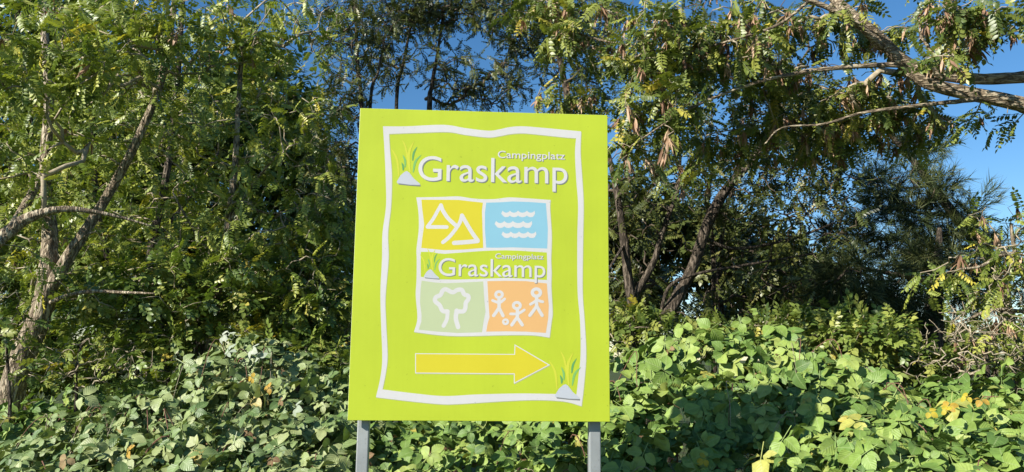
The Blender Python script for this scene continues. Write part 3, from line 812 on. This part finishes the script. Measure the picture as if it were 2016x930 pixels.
# ------------------------------------------------------------------ brambles
def bramble(label, lumps, mat='bramble', n=700, size=(0.10, 0.17), n_parts=300, yellow=(), white=(), canes=14, group='bramble bushes'):
    """lumps: (px, py, Y, radius m): rounded mounds whose near upper side passes through that pixel"""
    C, Rr = [], []
    for px, py, Y, r in lumps:
        p = at(px, py, Y); v = unit(np.array([0.0, 0.55, -0.85])); C.append(p + v * r); Rr.append(r)
    C = np.array(C); Rr = np.array(Rr)
    base = C.mean(0); base[2] = 0
    root = thing('bramble_bush', tuple(base), label, 'bush', group)
    pw = Rr ** 2 / (Rr ** 2).sum(); which = rng.choice(len(C), n * 4, p=pw)
    d = unit(rng.standard_normal((n * 4, 3)))
    keep = (d[:, 2] > -0.35) & (d[:, 1] < 0.75)
    which, d = which[keep], d[keep]
    rad = Rr[which] * (1.0 - np.abs(rng.standard_normal(len(d))) * 0.17 + 0.09 * rng.standard_normal(len(d)))
    L = C[which] + d * rad[:, None]
    deep = np.zeros(len(L))
    for c, r in zip(C, Rr): deep = np.maximum(deep, (r - np.linalg.norm(L - c, axis=1)) / r)
    ok = (deep < 0.38) & (L[:, 2] > 0.05); L, d = L[ok][:n], d[ok][:n]
    m = len(L)
    nrm = unit(d * 0.6 + SUNV * 0.4 + np.array([0, 0, 0.2]) + rng.standard_normal((m, 3)) * 0.5)
    ax = unit(np.cross(nrm, rng.standard_normal((m, 3)))) + np.array([0, -0.1, -0.45])
    ax = ax - nrm * np.sum(ax * nrm, 1, keepdims=True)
    S = size[0] * 0.65 + (size[1] * 1.1 - size[0] * 0.65) * rng.random(m) ** 1.1
    off = L - unit(ax) * S[:, None] * 0.6
    dd = rng.random(m) < 0.03
    emit(root, 'bramble', M[mat], off[~dd], ax[~dd], nrm[~dd], S[~dd], n_parts)
    emit(root, 'bramble', M['dead'], off[dd], ax[dd] + np.array([0, 0, -0.6]), nrm[dd], S[dd] * 0.6, 12, 'withered_leaf', 'withered_leaves')
    for pts, mt, sz in ((yellow, 'bramble_yellow', 0.066), (white, 'underside', 0.085)):
        for (px, py, Y) in pts:
            p = at(px, py, Y); nr = unit(SUNV + np.array([0, -0.4, 0.1]) + rng.standard_normal(3) * 0.25); a = np.cross(nr, rng.standard_normal(3))
            emit(root, 'bramble', M[mt], [p - unit(a) * sz * 0.6], [a], [nr], [sz * rng.uniform(0.8, 1.1)], 1)
    for i in range(canes + 8):
        dry = i >= canes
        q = C[rng.integers(len(C))]; g = np.array([q[0] + rng.normal() * 0.25, q[1] + 0.2 + rng.normal() * 0.2, 0.0])
        d_ = unit(rng.standard_normal(3) * np.array([1, 0.6, 0]) + np.array([0, -0.6, 0])); rr_ = Rr[rng.integers(len(Rr))]
        P = spline([g, g + np.array([0, 0, q[2] * 0.55]) + d_ * 0.1, q + np.array([0, 0, rr_ * 0.66]) + d_ * 0.2, q + d_ * rr_ * 1.02 + np.array([0, 0, rr_ * 0.35]), q + d_ * rr_ * 1.08 - np.array([0, 0, 0.15])], 6)
        V, F = tube_geo(P, np.linspace(0.0042, 0.0014, len(P)) * (0.6 if dry else 1), 5); mesh_obj('cane', V, F, M['twig' if dry else 'cane'], root, smooth=True)
    return root


bramble('bright green bramble bush right of the sign catching the sign\'s shadow',
        [(1235, 700, 4.7, .32), (1320, 680, 4.75, .34), (1410, 660, 4.8, .34), (1495, 655, 4.8, .34), (1570, 672, 4.8, .32), (1240, 770, 4.4, .36), (1350, 755, 4.4, .36), (1470, 745, 4.42, .36), (1570, 750, 4.45, .34),
         (1230, 860, 4.1, .38), (1340, 850, 4.1, .38), (1450, 845, 4.1, .38), (1560, 850, 4.12, .36), (1280, 945, 3.9, .38), (1420, 945, 3.9, .38), (1560, 950, 3.92, .36)],
        'bramble', 1250, (0.10, 0.165), 300, yellow=[(1385, 905, 3.95)])
bramble('broad-leaved green bramble bush with yellow leaves at the right edge',
        [(1640, 725, 4.6, .32), (1710, 755, 4.5, .32), (1800, 775, 4.5, .34), (1890, 775, 4.5, .34), (1980, 760, 4.5, .34), (2060, 755, 4.5, .34), (2170, 760, 4.5, .38), (2290, 765, 4.5, .38), (2240, 840, 4.0, .4), (1650, 800, 4.0, .36), (1760, 815, 3.95, .36), (1870, 820, 3.9, .36), (1990, 815, 3.9, .36), (2100, 815, 3.9, .36),
         (1640, 890, 3.5, .36), (1770, 890, 3.45, .36), (1900, 890, 3.4, .36), (2030, 890, 3.4, .36), (1700, 970, 3.2, .36), (1880, 970, 3.15, .36), (2060, 970, 3.1, .36)],
        'bramble', 1400, (0.105, 0.17), 300, yellow=[(1835, 815, 3.75), (1870, 800, 3.75), (1900, 785, 3.8), (1930, 790, 3.8), (1860, 805, 3.7)])
bramble('green bramble bush directly behind the sign posts under the board',
        [(690, 850, 3.95, .36), (780, 845, 4.0, .36), (880, 835, 4.0, .36), (980, 835, 4.0, .36), (1080, 835, 4.0, .36), (1180, 840, 4.0, .36), (700, 920, 3.7, .34), (820, 915, 3.7, .34), (940, 910, 3.75, .34), (1060, 910, 3.7, .34), (1170, 915, 3.7, .34),
         (760, 740, 4.5, .36), (900, 735, 4.5, .36), (1040, 735, 4.5, .36), (1160, 735, 4.5, .36)],
        'bramble', 1150, (0.09, 0.14), 300)
bramble('grey-green sunlit bramble mound in front of the thickets left of the sign',
        [(465, 675, 4.6, .3), (535, 690, 4.6, .3), (410, 710, 4.5, .3), (610, 745, 4.5, .32), (675, 760, 4.5, .3), (345, 770, 4.3, .32), (450, 775, 4.2, .34), (555, 785, 4.2, .34), (650, 810, 4.1, .34),
         (400, 850, 3.8, .34), (510, 850, 3.8, .34), (620, 865, 3.75, .34), (380, 930, 3.5, .34), (500, 930, 3.5, .34), (630, 930, 3.5, .34)],
        'bramble_pale', 1350, (0.085, 0.135), 300, yellow=[(495, 745, 4.3), (528, 765, 4.25)], white=[(440, 665, 4.45), (452, 690, 4.4), (512, 702, 4.4), (585, 805, 3.95), (497, 690, 4.4)])
bramble('pale dense low bramble bush in the lower left corner',
        [(60, 880, 4.1, .3), (150, 825, 4.3, .3), (240, 800, 4.3, .3), (300, 805, 4.2, .3), (20, 900, 3.9, .32), (110, 900, 3.8, .34), (210, 880, 3.8, .34), (310, 870, 3.8, .34), (40, 960, 3.6, .34), (160, 955, 3.5, .34), (290, 945, 3.5, .34)],
        'bramble_pale', 950, (0.075, 0.125), 300, yellow=[(255, 890, 3.6)])
bramble('small bramble patch at the foot of the leaning trunk',
        [(40, 810, 4.9, .35), (130, 785, 5.1, .38), (230, 765, 5.3, .38), (320, 750, 5.4, .38), (-60, 820, 4.8, .4)],
        'bramble', 600, (0.09, 0.14), 200, canes=10)

# ------------------------------------------------------------------ trees and shrubs
# left: leaning forked locust
tree('locust_tree', 'leaning locust tree with forked sunlit trunk at the left edge', 'tree',
     [[(22, 770, 5.3, 52), (55, 680, 5.3, 46), (88, 590, 5.3, 41), (98, 500, 5.35, 31), (97, 430, 5.4, 26), (90, 330, 5.5, 22), (96, 200, 5.6, 19), (88, 60, 5.7, 15), (80, -180, 5.9, 9)]],
     [[(92, 580, 5.3, 26), (135, 505, 5.3, 23), (165, 460, 5.35, 22), (215, 380, 5.4, 19), (275, 265, 5.4, 17), (322, 140, 5.5, 15), (350, -40, 5.6, 10)],
      [(90, 330, 5.5, 14), (30, 440, 5.0, 19), (-5, 480, 4.7, 22)],
      [(-60, 520, 4.7, 29), (20, 455, 4.75, 26), (60, 428, 4.75, 21), (130, 412, 4.8, 13), (220, 424, 4.9, 7), (300, 446, 5.0, 3)],
      [(100, 596, 5.2, 9), (130, 583, 5.1, 8), (180, 574, 5.0, 7), (240, 576, 4.95, 6), (305, 578, 4.9, 3)], [(60, 690, 5.2, 5), (20, 660, 5.1, 4), (-30, 640, 5.0, 3)], [(120, 520, 5.3, 6), (160, 470, 5.2, 4), (190, 455, 5.15, 3)]],
     [(-370, 245, 4.2, 110, 80, .3, 36), (60, 530, 4.9, 130, 60, .25, 12), (90, 100, 4.6, 190, 120, .5, 150), (60, 280, 4.9, 150, 120, .4, 50), (290, 60, 5.2, 200, 110, .6, 200), (260, 250, 5.6, 180, 130, .6, 110), (80, 400, 5.6, 150, 110, .5, 80), (480, 60, 5.6, 120, 90, .4, 80), (120, 560, 5.9, 170, 90, .5, 80)],  # first clump hangs unseen left of frame, added to shade the low branch
     ('locust', 'locust_sun'), n_parts=300, per=4, size=(0.105, 0.18), pods=26, dens=0.62, sides=18, tip_r=0.0028, relief=True, bare=0.12)
tree('locust_tree', 'slim pale-trunked young locust tree left of the sign', 'tree',
     [[(412, 660, 5.5, 19), (424, 600, 5.5, 18), (436, 530, 5.5, 17), (450, 440, 5.5, 15), (462, 330, 5.5, 12), (470, 200, 5.55, 10), (480, 40, 5.6, 8)]],
     [[(450, 440, 5.5, 7), (500, 360, 5.4, 6), (560, 290, 5.3, 4)], [(436, 530, 5.5, 6), (380, 450, 5.4, 5), (340, 380, 5.3, 4)], [(455, 400, 5.5, 6), (540, 420, 5.4, 5), (620, 400, 5.4, 3)]],
     [(480, 300, 5.4, 190, 150, .45, 150), (420, 450, 5.4, 190, 100, .4, 90), (590, 420, 5.5, 110, 170, .45, 120), (590, 230, 5.6, 100, 110, .4, 80), (600, 60, 6.0, 110, 90, .5, 70), (600, 560, 5.6, 100, 70, .4, 50)],
     ('locust', 'locust_sun'), n_parts=300, per=3, size=(0.09, 0.15), dens=0.7, bare=0.22, tip_r=0.0028)
tree('locust_tree', 'two-stemmed slender locust tree deep in the left thicket', 'tree',
     [[(268, 690, 7.2, 20), (280, 600, 7.2, 18), (300, 480, 7.2, 16), (330, 330, 7.2, 14), (350, 150, 7.3, 12), (360, 0, 7.4, 9)], [(225, 690, 7.6, 14), (222, 560, 7.6, 13), (190, 400, 7.6, 11), (180, 200, 7.6, 9)]],
     [[(300, 480, 7.2, 9), (380, 380, 7.3, 7), (430, 300, 7.4, 5)]],
     [(250, 420, 7.4, 250, 170, .7, 330), (250, 180, 7.4, 270, 150, .7, 300), (560, 560, 7.4, 150, 110, .6, 150), (250, 590, 7.3, 250, 80, .6, 160), (60, 200, 7.4, 150, 200, .6, 160)],
     ('locust_far', 'locust_sun'), n_parts=150, per=4, size=(0.12, 0.2), bark='bark_dark', dens=0.6, bare=0.22)
# trees behind the sign and to its left
far = [('thin dark locust stem rising behind the board, right of centre', [[(1140, 700, 9, 15), (1128, 300, 9, 14), (1116, 190, 9, 13), (1098, 95, 9, 11), (1085, -30, 9, 8)]],
        [(1130, 20, 9, 130, 70, .8, 170), (1010, 40, 9.2, 100, 60, .7, 110), (1090, 130, 9.3, 70, 40, .5, 30), (1180, 130, 9, 80, 80, .6, 90), (1120, 60, 9, 80, 50, .6, 60), (1120, 420, 9, 90, 130, .7, 110), (1080, 620, 8.8, 130, 80, .6, 120)]),
       ('dark locust tree with fan of thin twigs above the board', [[(842, 700, 9.5, 12), (845, 240, 9.5, 11), (850, 170, 9.5, 8), (862, 100, 9.6, 6), (880, -20, 9.6, 5)], [(790, 700, 9.6, 9), (780, 230, 9.6, 8), (795, 120, 9.6, 6), (820, 0, 9.6, 5)]],
        [(930, 170, 9.6, 110, 55, .7, 120), (860, 110, 9.6, 80, 60, .6, 50), (800, 20, 9.6, 130, 50, .7, 260), (930, 10, 9.6, 110, 45, .7, 190), (1010, 150, 9.5, 60, 50, .5, 50), (760, 130, 9.6, 60, 50, .5, 60), (1050, 90, 9.5, 60, 30, .5, 40), (800, 400, 9.4, 90, 130, .7, 120), (960, 450, 9.5, 110, 150, .7, 140), (860, 620, 9.2, 150, 80, .6, 140)]),
       ('grey-stemmed locust tree peeping over the board\'s left corner', [[(705, 700, 8.6, 9), (712, 240, 8.6, 8), (704, 130, 8.6, 8), (700, 30, 8.6, 6), (690, -80, 8.6, 5)], [(720, 700, 8.7, 8), (728, 225, 8.7, 7), (745, 140, 8.7, 5), (760, 60, 8.7, 4)]],
        [(690, 60, 8.6, 110, 80, .7, 170), (670, 200, 8.6, 70, 70, .6, 90), (650, 330, 8.6, 70, 100, .6, 120), (640, 500, 8.6, 90, 120, .6, 150), (620, 640, 8.4, 120, 80, .6, 120)])]
for lb, st, bl in far:
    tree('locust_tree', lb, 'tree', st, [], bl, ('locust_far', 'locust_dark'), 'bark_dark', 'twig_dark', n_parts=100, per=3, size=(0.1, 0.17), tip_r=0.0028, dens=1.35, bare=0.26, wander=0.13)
# right: dark multi-stemmed tree
tree('locust_tree', 'dark many-stemmed tree right of the sign, shaded under the crowns', 'tree',
     [[(1255, 640, 6.8, 25), (1240, 570, 6.8, 20), (1228, 470, 6.8, 17), (1216, 390, 6.8, 13), (1195, 290, 6.9, 9)],
      [(1290, 650, 6.8, 27), (1325, 600, 6.8, 25), (1362, 530, 6.8, 22), (1390, 450, 6.8, 22), (1428, 375, 6.8, 20), (1480, 315, 6.8, 16), (1520, 230, 6.9, 11), (1540, 120, 7.0, 7)],
      [(1405, 660, 7.4, 12), (1406, 560, 7.4, 11), (1402, 480, 7.4, 10), (1390, 380, 7.4, 7)], [(1424, 660, 7.5, 12), (1416, 540, 7.5, 11), (1425, 440, 7.5, 8), (1450, 340, 7.5, 6)]],
     [[(1245, 590, 6.8, 15), (1285, 520, 6.8, 13), (1310, 440, 6.8, 11), (1335, 370, 6.8, 7), (1340, 280, 6.8, 5)], [(1300, 620, 6.8, 7), (1318, 565, 6.7, 7), (1370, 540, 6.7, 6), (1480, 520, 6.8, 5), (1600, 500, 6.9, 4)],
      [(1385, 470, 6.8, 8), (1450, 490, 6.9, 7), (1560, 470, 7, 5), (1640, 440, 7, 4)], [(1230, 480, 6.8, 7), (1205, 520, 6.6, 5), (1180, 560, 6.5, 4)]],
     [(1230, 420, 7, 60, 70, .5, 60), (1260, 540, 7.2, 70, 60, .5, 60), (1370, 600, 7.4, 80, 40, .5, 40), (1440, 470, 7.2, 70, 60, .5, 60), (1300, 350, 6.9, 110, 80, .6, 130), (1480, 380, 7, 140, 80, .6, 190), (1560, 300, 7, 130, 90, .6, 190), (1600, 440, 7, 110, 60, .6, 110), (1640, 340, 7.2, 90, 60, .5, 80), (1420, 300, 7.2, 90, 60, .5, 70), (1520, 560, 7, 130, 70, .6, 150), (1290, 470, 7, 80, 70, .5, 50), (1560, 180, 7, 120, 80, .6, 150), (1330, 200, 7.1, 140, 80, .6, 130), (1620, 610, 7, 80, 70, .5, 90), (1230, 590, 7.2, 60, 60, .4, 40), (1450, 30, 7.2, 220, 110, .7, 60)],
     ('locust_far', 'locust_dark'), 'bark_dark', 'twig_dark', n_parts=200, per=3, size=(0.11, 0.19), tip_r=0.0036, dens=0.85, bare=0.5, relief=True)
# right: overhanging locust whose trunk stands outside the frame
tree('locust_tree', 'overhanging locust limbs with brown seed pods entering from the right edge', 'tree',
     [[(2420, 640, 4.4, 130), (2380, 430, 4.4, 115), (2330, 300, 4.4, 95), (2290, 150, 4.4, 70), (2260, -150, 4.4, 50), (2240, -400, 4.4, 30)]],
     [[(2345, 340, 4.4, 50), (2200, 275, 4.4, 42), (2080, 232, 4.4, 36), (2000, 203, 4.4, 32), (1910, 185, 4.4, 29), (1830, 165, 4.4, 26), (1788, 140, 4.4, 24)],
      [(2300, 190, 4.4, 36), (2150, 150, 4.4, 30), (2020, 152, 4.4, 27), (1930, 156, 4.4, 24), (1850, 148, 4.4, 24), (1785, 128, 4.4, 29), (1735, 80, 4.4, 27), (1690, 40, 4.4, 24), (1645, 0, 4.65, 22), (1590, -60, 4.7, 17), (1530, -140, 4.8, 11)],
      [(1775, 128, 4.4, 12), (1700, 130, 4.4, 10), (1600, 140, 4.4, 9), (1500, 160, 4.4, 7), (1400, 195, 4.4, 6), (1330, 230, 4.35, 4), (1240, 290, 4.35, 3)],
      [(1925, 196, 4.35, 10), (1820, 207, 4.35, 8), (1702, 222, 4.35, 6), (1620, 245, 4.35, 5), (1540, 252, 4.35, 3), (1505, 285, 4.35, 3)],
      [(1735, 95, 4.4, 16), (1690, 50, 4.35, 14), (1640, 20, 4.35, 12), (1590, 0, 4.35, 10), (1500, -30, 4.35, 7)],
      [(1845, 140, 4.4, 9), (1840, 110, 4.35, 7), (1815, 75, 4.35, 5), (1810, 40, 4.35, 3)],
      [(1330, 110, 4.4, 5), (1240, 90, 4.6, 5), (1150, 70, 4.8, 4), (1080, 30, 5.0, 3)],
      [(1590, 5, 4.35, 6), (1530, 50, 4.35, 6), (1440, 80, 4.35, 5), (1330, 110, 4.45, 3), (1250, 130, 4.4, 3)]],
     [(1150, 60, 4.9, 90, 60, .35, 60), (1070, 10, 5.1, 90, 30, .3, 34), (1130, 195, 5.4, 80, 26, .3, 34), (1480, 260, 5.2, 120, 60, .35, 60), (1390, 300, 5.4, 100, 60, .35, 50), (1620, 290, 5.4, 80, 40, .3, 40), (1860, 115, 4.15, 60, 20, .12, 8), (1690, 10, 4.2, 50, 25, .12, 5), (1300, 90, 4.5, 110, 90, .4, 130), (1420, 90, 4.6, 120, 90, .4, 120), (1290, 220, 4.5, 100, 70, .35, 70), (1260, 300, 4.5, 60, 50, .3, 24), (1540, 60, 4.95, 120, 70, .35, 75), (1530, 160, 4.95, 110, 50, .35, 60), (1700, 90, 5.0, 80, 60, .35, 40), (1830, 30, 4.6, 60, 30, .3, 16), (1930, 40, 4.2, 110, 45, .3, 70), (1880, 90, 4.5, 70, 40, .3, 14),
      (1720, 190, 4.9, 110, 50, .4, 80), (1640, 230, 5.0, 90, 60, .4, 60), (1790, 250, 5.0, 80, 40, .4, 50), (1960, 240, 4.5, 60, 18, .2, 8), (1420, -120, 4.9, 240, 90, .5, 60), (1800, -130, 4.7, 240, 80, .5, 40), (1330, 370, 4.6, 60, 30, .2, 6)],
     ('locust', 'locust_olive'), n_parts=300, per=4, size=(0.095, 0.16), pods=520, droop=0.5, sides=16, dens=0.8, relief=True, bare=0.12, limb_bark='bark_limb', pod_size=(0.09, 0.135), tip_r=0.0028)
# lower right: second locust spray with pods
tree('locust_tree', 'low locust sapling with pale twigs at the right edge above the brambles', 'tree',
     [[(2080, 760, 5.2, 16), (2060, 640, 5.2, 14), (2030, 560, 5.2, 12), (2000, 500, 5.2, 9), (1990, 440, 5.2, 6)]],
     [[(2040, 590, 5.2, 8), (1985, 505, 5.1, 7), (1930, 525, 5.0, 6), (1890, 530, 5.0, 4)], [(2050, 620, 5.2, 8), (1960, 610, 5.1, 6), (1880, 640, 5.1, 4)]],
     [(1960, 480, 5.2, 90, 50, .4, 50), (1920, 560, 5.2, 120, 60, .4, 60), (1960, 640, 5.2, 110, 60, .4, 50), (2040, 540, 5.2, 80, 120, .4, 60), (1990, 420, 5.0, 60, 25, .3, 14)],
     ('locust', 'locust_sun'), n_parts=150, per=3, size=(0.09, 0.15), pods=36, wander=0.25, dens=0.9, bare=0.5)
# pines
tree('pine_tree', 'leaning young pine with bluish needle tufts against the sky at right', 'tree',
     [[(2000, 720, 7.8, 30), (1975, 600, 7.8, 28), (1935, 490, 7.8, 24), (1880, 425, 7.8, 20), (1835, 365, 7.8, 17), (1785, 300, 7.8, 13), (1750, 262, 7.8, 9)]],
     [[(1880, 425, 7.8, 9), (1820, 420, 7.7, 7), (1750, 410, 7.6, 5)], [(1930, 485, 7.8, 10), (1850, 490, 7.7, 8), (1740, 470, 7.6, 6), (1670, 500, 7.5, 4)], [(1835, 365, 7.8, 7), (1780, 370, 7.8, 5), (1730, 350, 7.8, 4)]],
     [(1765, 380, 7.7, 80, 60, .5, 110), (1850, 400, 7.8, 80, 50, .5, 60), (1720, 470, 7.6, 110, 60, .5, 130), (1830, 480, 7.8, 110, 40, .5, 110), (1790, 290, 7.8, 60, 40, .4, 40), (1930, 470, 7.9, 80, 40, .4, 50)],
     ('needle', 'needle'), 'bark_dark', 'twig_dark', n_parts=120, per=4, size=(0.16, 0.24), droop=-0.1, spread=0.5, tip_r=0.003, dens=0.42)
tree('pine_tree', 'dark-trunked pine with drooping pale needles low on the right', 'tree',
     [[(1832, 690, 7.0, 44), (1838, 600, 7.0, 34), (1845, 520, 7.05, 20), (1850, 450, 7.1, 9)]],
     [[(1840, 560, 7.0, 12), (1760, 540, 6.8, 9), (1680, 530, 6.6, 6), (1640, 560, 6.5, 4)], [(1842, 530, 7.0, 10), (1900, 520, 6.9, 8), (1960, 540, 6.8, 5)]],
     [(1690, 550, 6.6, 80, 45, .4, 60), (1770, 590, 6.8, 80, 40, .4, 45), (1850, 520, 7.1, 80, 40, .5, 50), (1660, 620, 6.7, 60, 50, .4, 40), (1920, 560, 6.9, 70, 50, .4, 50)],
     ('needle', 'needle'), 'bark_dark', 'twig_dark', n_parts=120, per=4, size=(0.16, 0.24), droop=0.2, spread=0.5, tip_r=0.003, dens=0.7)


def shrub(label, stems, blobs, mat, n_parts=150, per=4, size=(0.09, 0.15), leaf='sprig', name='shrub', tw='twig', wander=0.2, tip_r=0.002):
    return tree(name, label, 'shrub', stems, [], blobs, (leaf, mat) if leaf else None, 'bark_dark', tw, n_parts, per, size, None, 0, tip_r, 0.1, 0.9, wander, 8)


shrub('green leafy thicket shrub behind the left bramble mound', [[(330, 740, 5.4, 10), (320, 650, 5.4, 8), (300, 560, 5.4, 6)], [(380, 740, 5.4, 10), (390, 650, 5.4, 8), (400, 560, 5.4, 6)]],
      [(320, 590, 5.4, 160, 90, .4, 170), (190, 610, 5.6, 90, 70, .35, 60), (450, 560, 5.4, 130, 90, .4, 130), (300, 680, 5.3, 160, 40, .3, 60)], 'shrub', 250, 4, (0.07, 0.12))
shrub('dark green shrub close to the left edge of the sign board', [[(600, 780, 5.6, 10), (600, 680, 5.6, 8), (590, 580, 5.6, 6)]],
      [(610, 610, 5.6, 110, 90, .4, 150), (570, 690, 5.4, 110, 40, .3, 70), (670, 725, 5.2, 60, 50, .3, 60), (640, 480, 5.8, 70, 90, .4, 90)], 'shrub', 200, 4, (0.07, 0.12))
shrub('brushy shrub at the very left edge behind the leaning trunk', [[(-20, 760, 6.6, 10), (-20, 680, 6.6, 8), (-10, 600, 6.6, 6)]],
      [(0, 660, 6.6, 130, 80, .5, 160), (150, 690, 6.6, 120, 50, .4, 100), (110, 725, 6.2, 140, 40, .4, 120), (-100, 560, 6.6, 120, 140, .5, 120), (20, 500, 6.8, 70, 90, .4, 70)], 'locust', 100, 4, (0.09, 0.15))
shrub('olive shrub row close behind the right-hand brambles', [[(1780, 760, 5.6, 8), (1780, 730, 5.6, 7), (1780, 700, 5.6, 5)], [(1960, 760, 5.6, 8), (1960, 730, 5.6, 7), (1960, 700, 5.6, 5)]],
      [(1800, 730, 5.6, 130, 35, .3, 60), (1960, 735, 5.6, 130, 35, .3, 50), (2080, 700, 5.6, 80, 70, .3, 50)], 'locust', 100, 3, (0.07, 0.11))
shrub('small yellowing sapling above the left bramble mound', [[(400, 720, 5.4, 6), (395, 680, 5.4, 5), (385, 650, 5.4, 4)]],
      [(380, 640, 5.4, 35, 20, .15, 12), (495, 650, 5.3, 25, 22, .15, 7), (540, 655, 5.4, 20, 16, .15, 6)], 'yellowing', 60, 3, (0.08, 0.12))
shrub('low evergreen shrub of small leaves beneath the pines', [[(1700, 740, 5.4, 10), (1700, 690, 5.4, 8), (1705, 640, 5.4, 6)]],
      [(1700, 670, 5.4, 100, 50, .35, 130), (1630, 650, 5.6, 60, 50, .3, 50), (1790, 705, 5.3, 70, 35, .3, 50)], 'shrub', 150, 4, (0.08, 0.13))
shrub('tangle of dry bare twigs at the right edge behind the brambles', [[(1950, 790, 5.0, 8), (1945, 730, 5.0, 7), (1940, 670, 5.0, 5)], [(2030, 790, 5.1, 8), (2030, 710, 5.1, 6), (2020, 650, 5.1, 5)]],
      [(1940, 670, 5.0, 130, 80, .4, 200), (2020, 610, 5.1, 90, 110, .4, 140), (1860, 725, 5.0, 80, 40, .3, 80)], 'shrub', 0, leaf=None, name='bare_shrub', wander=0.35)
shrub('brushy olive undergrowth beneath the dark stems right of the sign', [[(1250, 740, 6.0, 8), (1250, 690, 6.0, 7), (1240, 640, 6.0, 5)], [(1480, 740, 6.4, 8), (1480, 690, 6.4, 7), (1470, 650, 6.4, 5)]],
      [(1250, 650, 6.2, 80, 45, .4, 90), (1400, 660, 6.4, 110, 30, .4, 90), (1540, 650, 6.4, 80, 40, .4, 80)], 'locust', 120, 4, (0.08, 0.13))
shrub('brown twiggy undergrowth around the leaning trunk\'s foot', [[(150, 790, 5.0, 7), (150, 730, 5.0, 6), (160, 680, 5.0, 5)], [(20, 790, 4.9, 7), (15, 720, 4.9, 6), (10, 640, 4.9, 5)]],
      [(150, 720, 5.0, 140, 50, .3, 110), (20, 640, 4.9, 60, 110, .3, 90), (260, 720, 5.0, 90, 40, .3, 70)], 'shrub', 60, 1, (0.06, 0.1), wander=0.3)

# far background trees that close the view between the near ones
bg = [('wide background tree just beyond the right edge', 2230, 8.0, [(2230, 560, 8, 150, 170, .8, 260), (2250, 690, 7.6, 170, 70, .7, 160)]),
      ('wide background tree just beyond the left edge', -190, 8.0, [(-190, 350, 8, 170, 280, .8, 330), (-190, 650, 7.6, 170, 100, .7, 200)]),
      ('thin-leaved background tree straight behind the dark stems', 1290, 10.5, [(1250, 430, 10.5, 80, 90, .8, 110), (1380, 480, 10.5, 90, 80, .8, 90), (1250, 590, 10.5, 70, 60, .8, 70), (1500, 520, 10.5, 110, 80, .8, 110)]),
      ('broad background tree filling the upper left behind the leaning locust', 60, 12.0, [(60, 150, 12, 260, 260, 1.2, 420), (60, 450, 12, 260, 150, 1.0, 250)]),
      ('background tree behind the slim young locust', 330, 11.0, [(330, 300, 11, 220, 200, 1.1, 420), (330, 530, 11, 220, 140, 1.0, 260)]),
      ('background tree just left of the board, deep in the wood', 590, 12.5, [(580, 420, 12.5, 130, 200, 1.1, 330), (600, 620, 12.5, 130, 100, 1.0, 200), (520, 220, 12.5, 120, 140, 1.0, 200)]),
      ('low background tree glimpsed under the dark stems', 1330, 13.0, [(1270, 560, 13, 60, 70, .9, 60), (1480, 620, 13, 120, 50, .9, 80), (1620, 560, 13, 90, 60, .9, 50)]),
      ('background tree behind the pines on the right', 1800, 13.5, [(1740, 660, 13.5, 120, 40, .9, 80), (1900, 670, 13.5, 160, 40, .9, 110)])]
for lb, px, Y, bl in bg:
    tree('background_tree', lb, 'tree', [[(px, 720, Y, 18), (px + 6, 560, Y, 16), (px - 4, 400, Y, 13), (px + 3, 200, Y, 9)] if px < 1000 or px > 2016 else [(px, 720, Y, 16), (px + 6, 660, Y, 13), (px - 4, 600, Y, 10), (px + 3, 550, Y, 7)]], [], bl,
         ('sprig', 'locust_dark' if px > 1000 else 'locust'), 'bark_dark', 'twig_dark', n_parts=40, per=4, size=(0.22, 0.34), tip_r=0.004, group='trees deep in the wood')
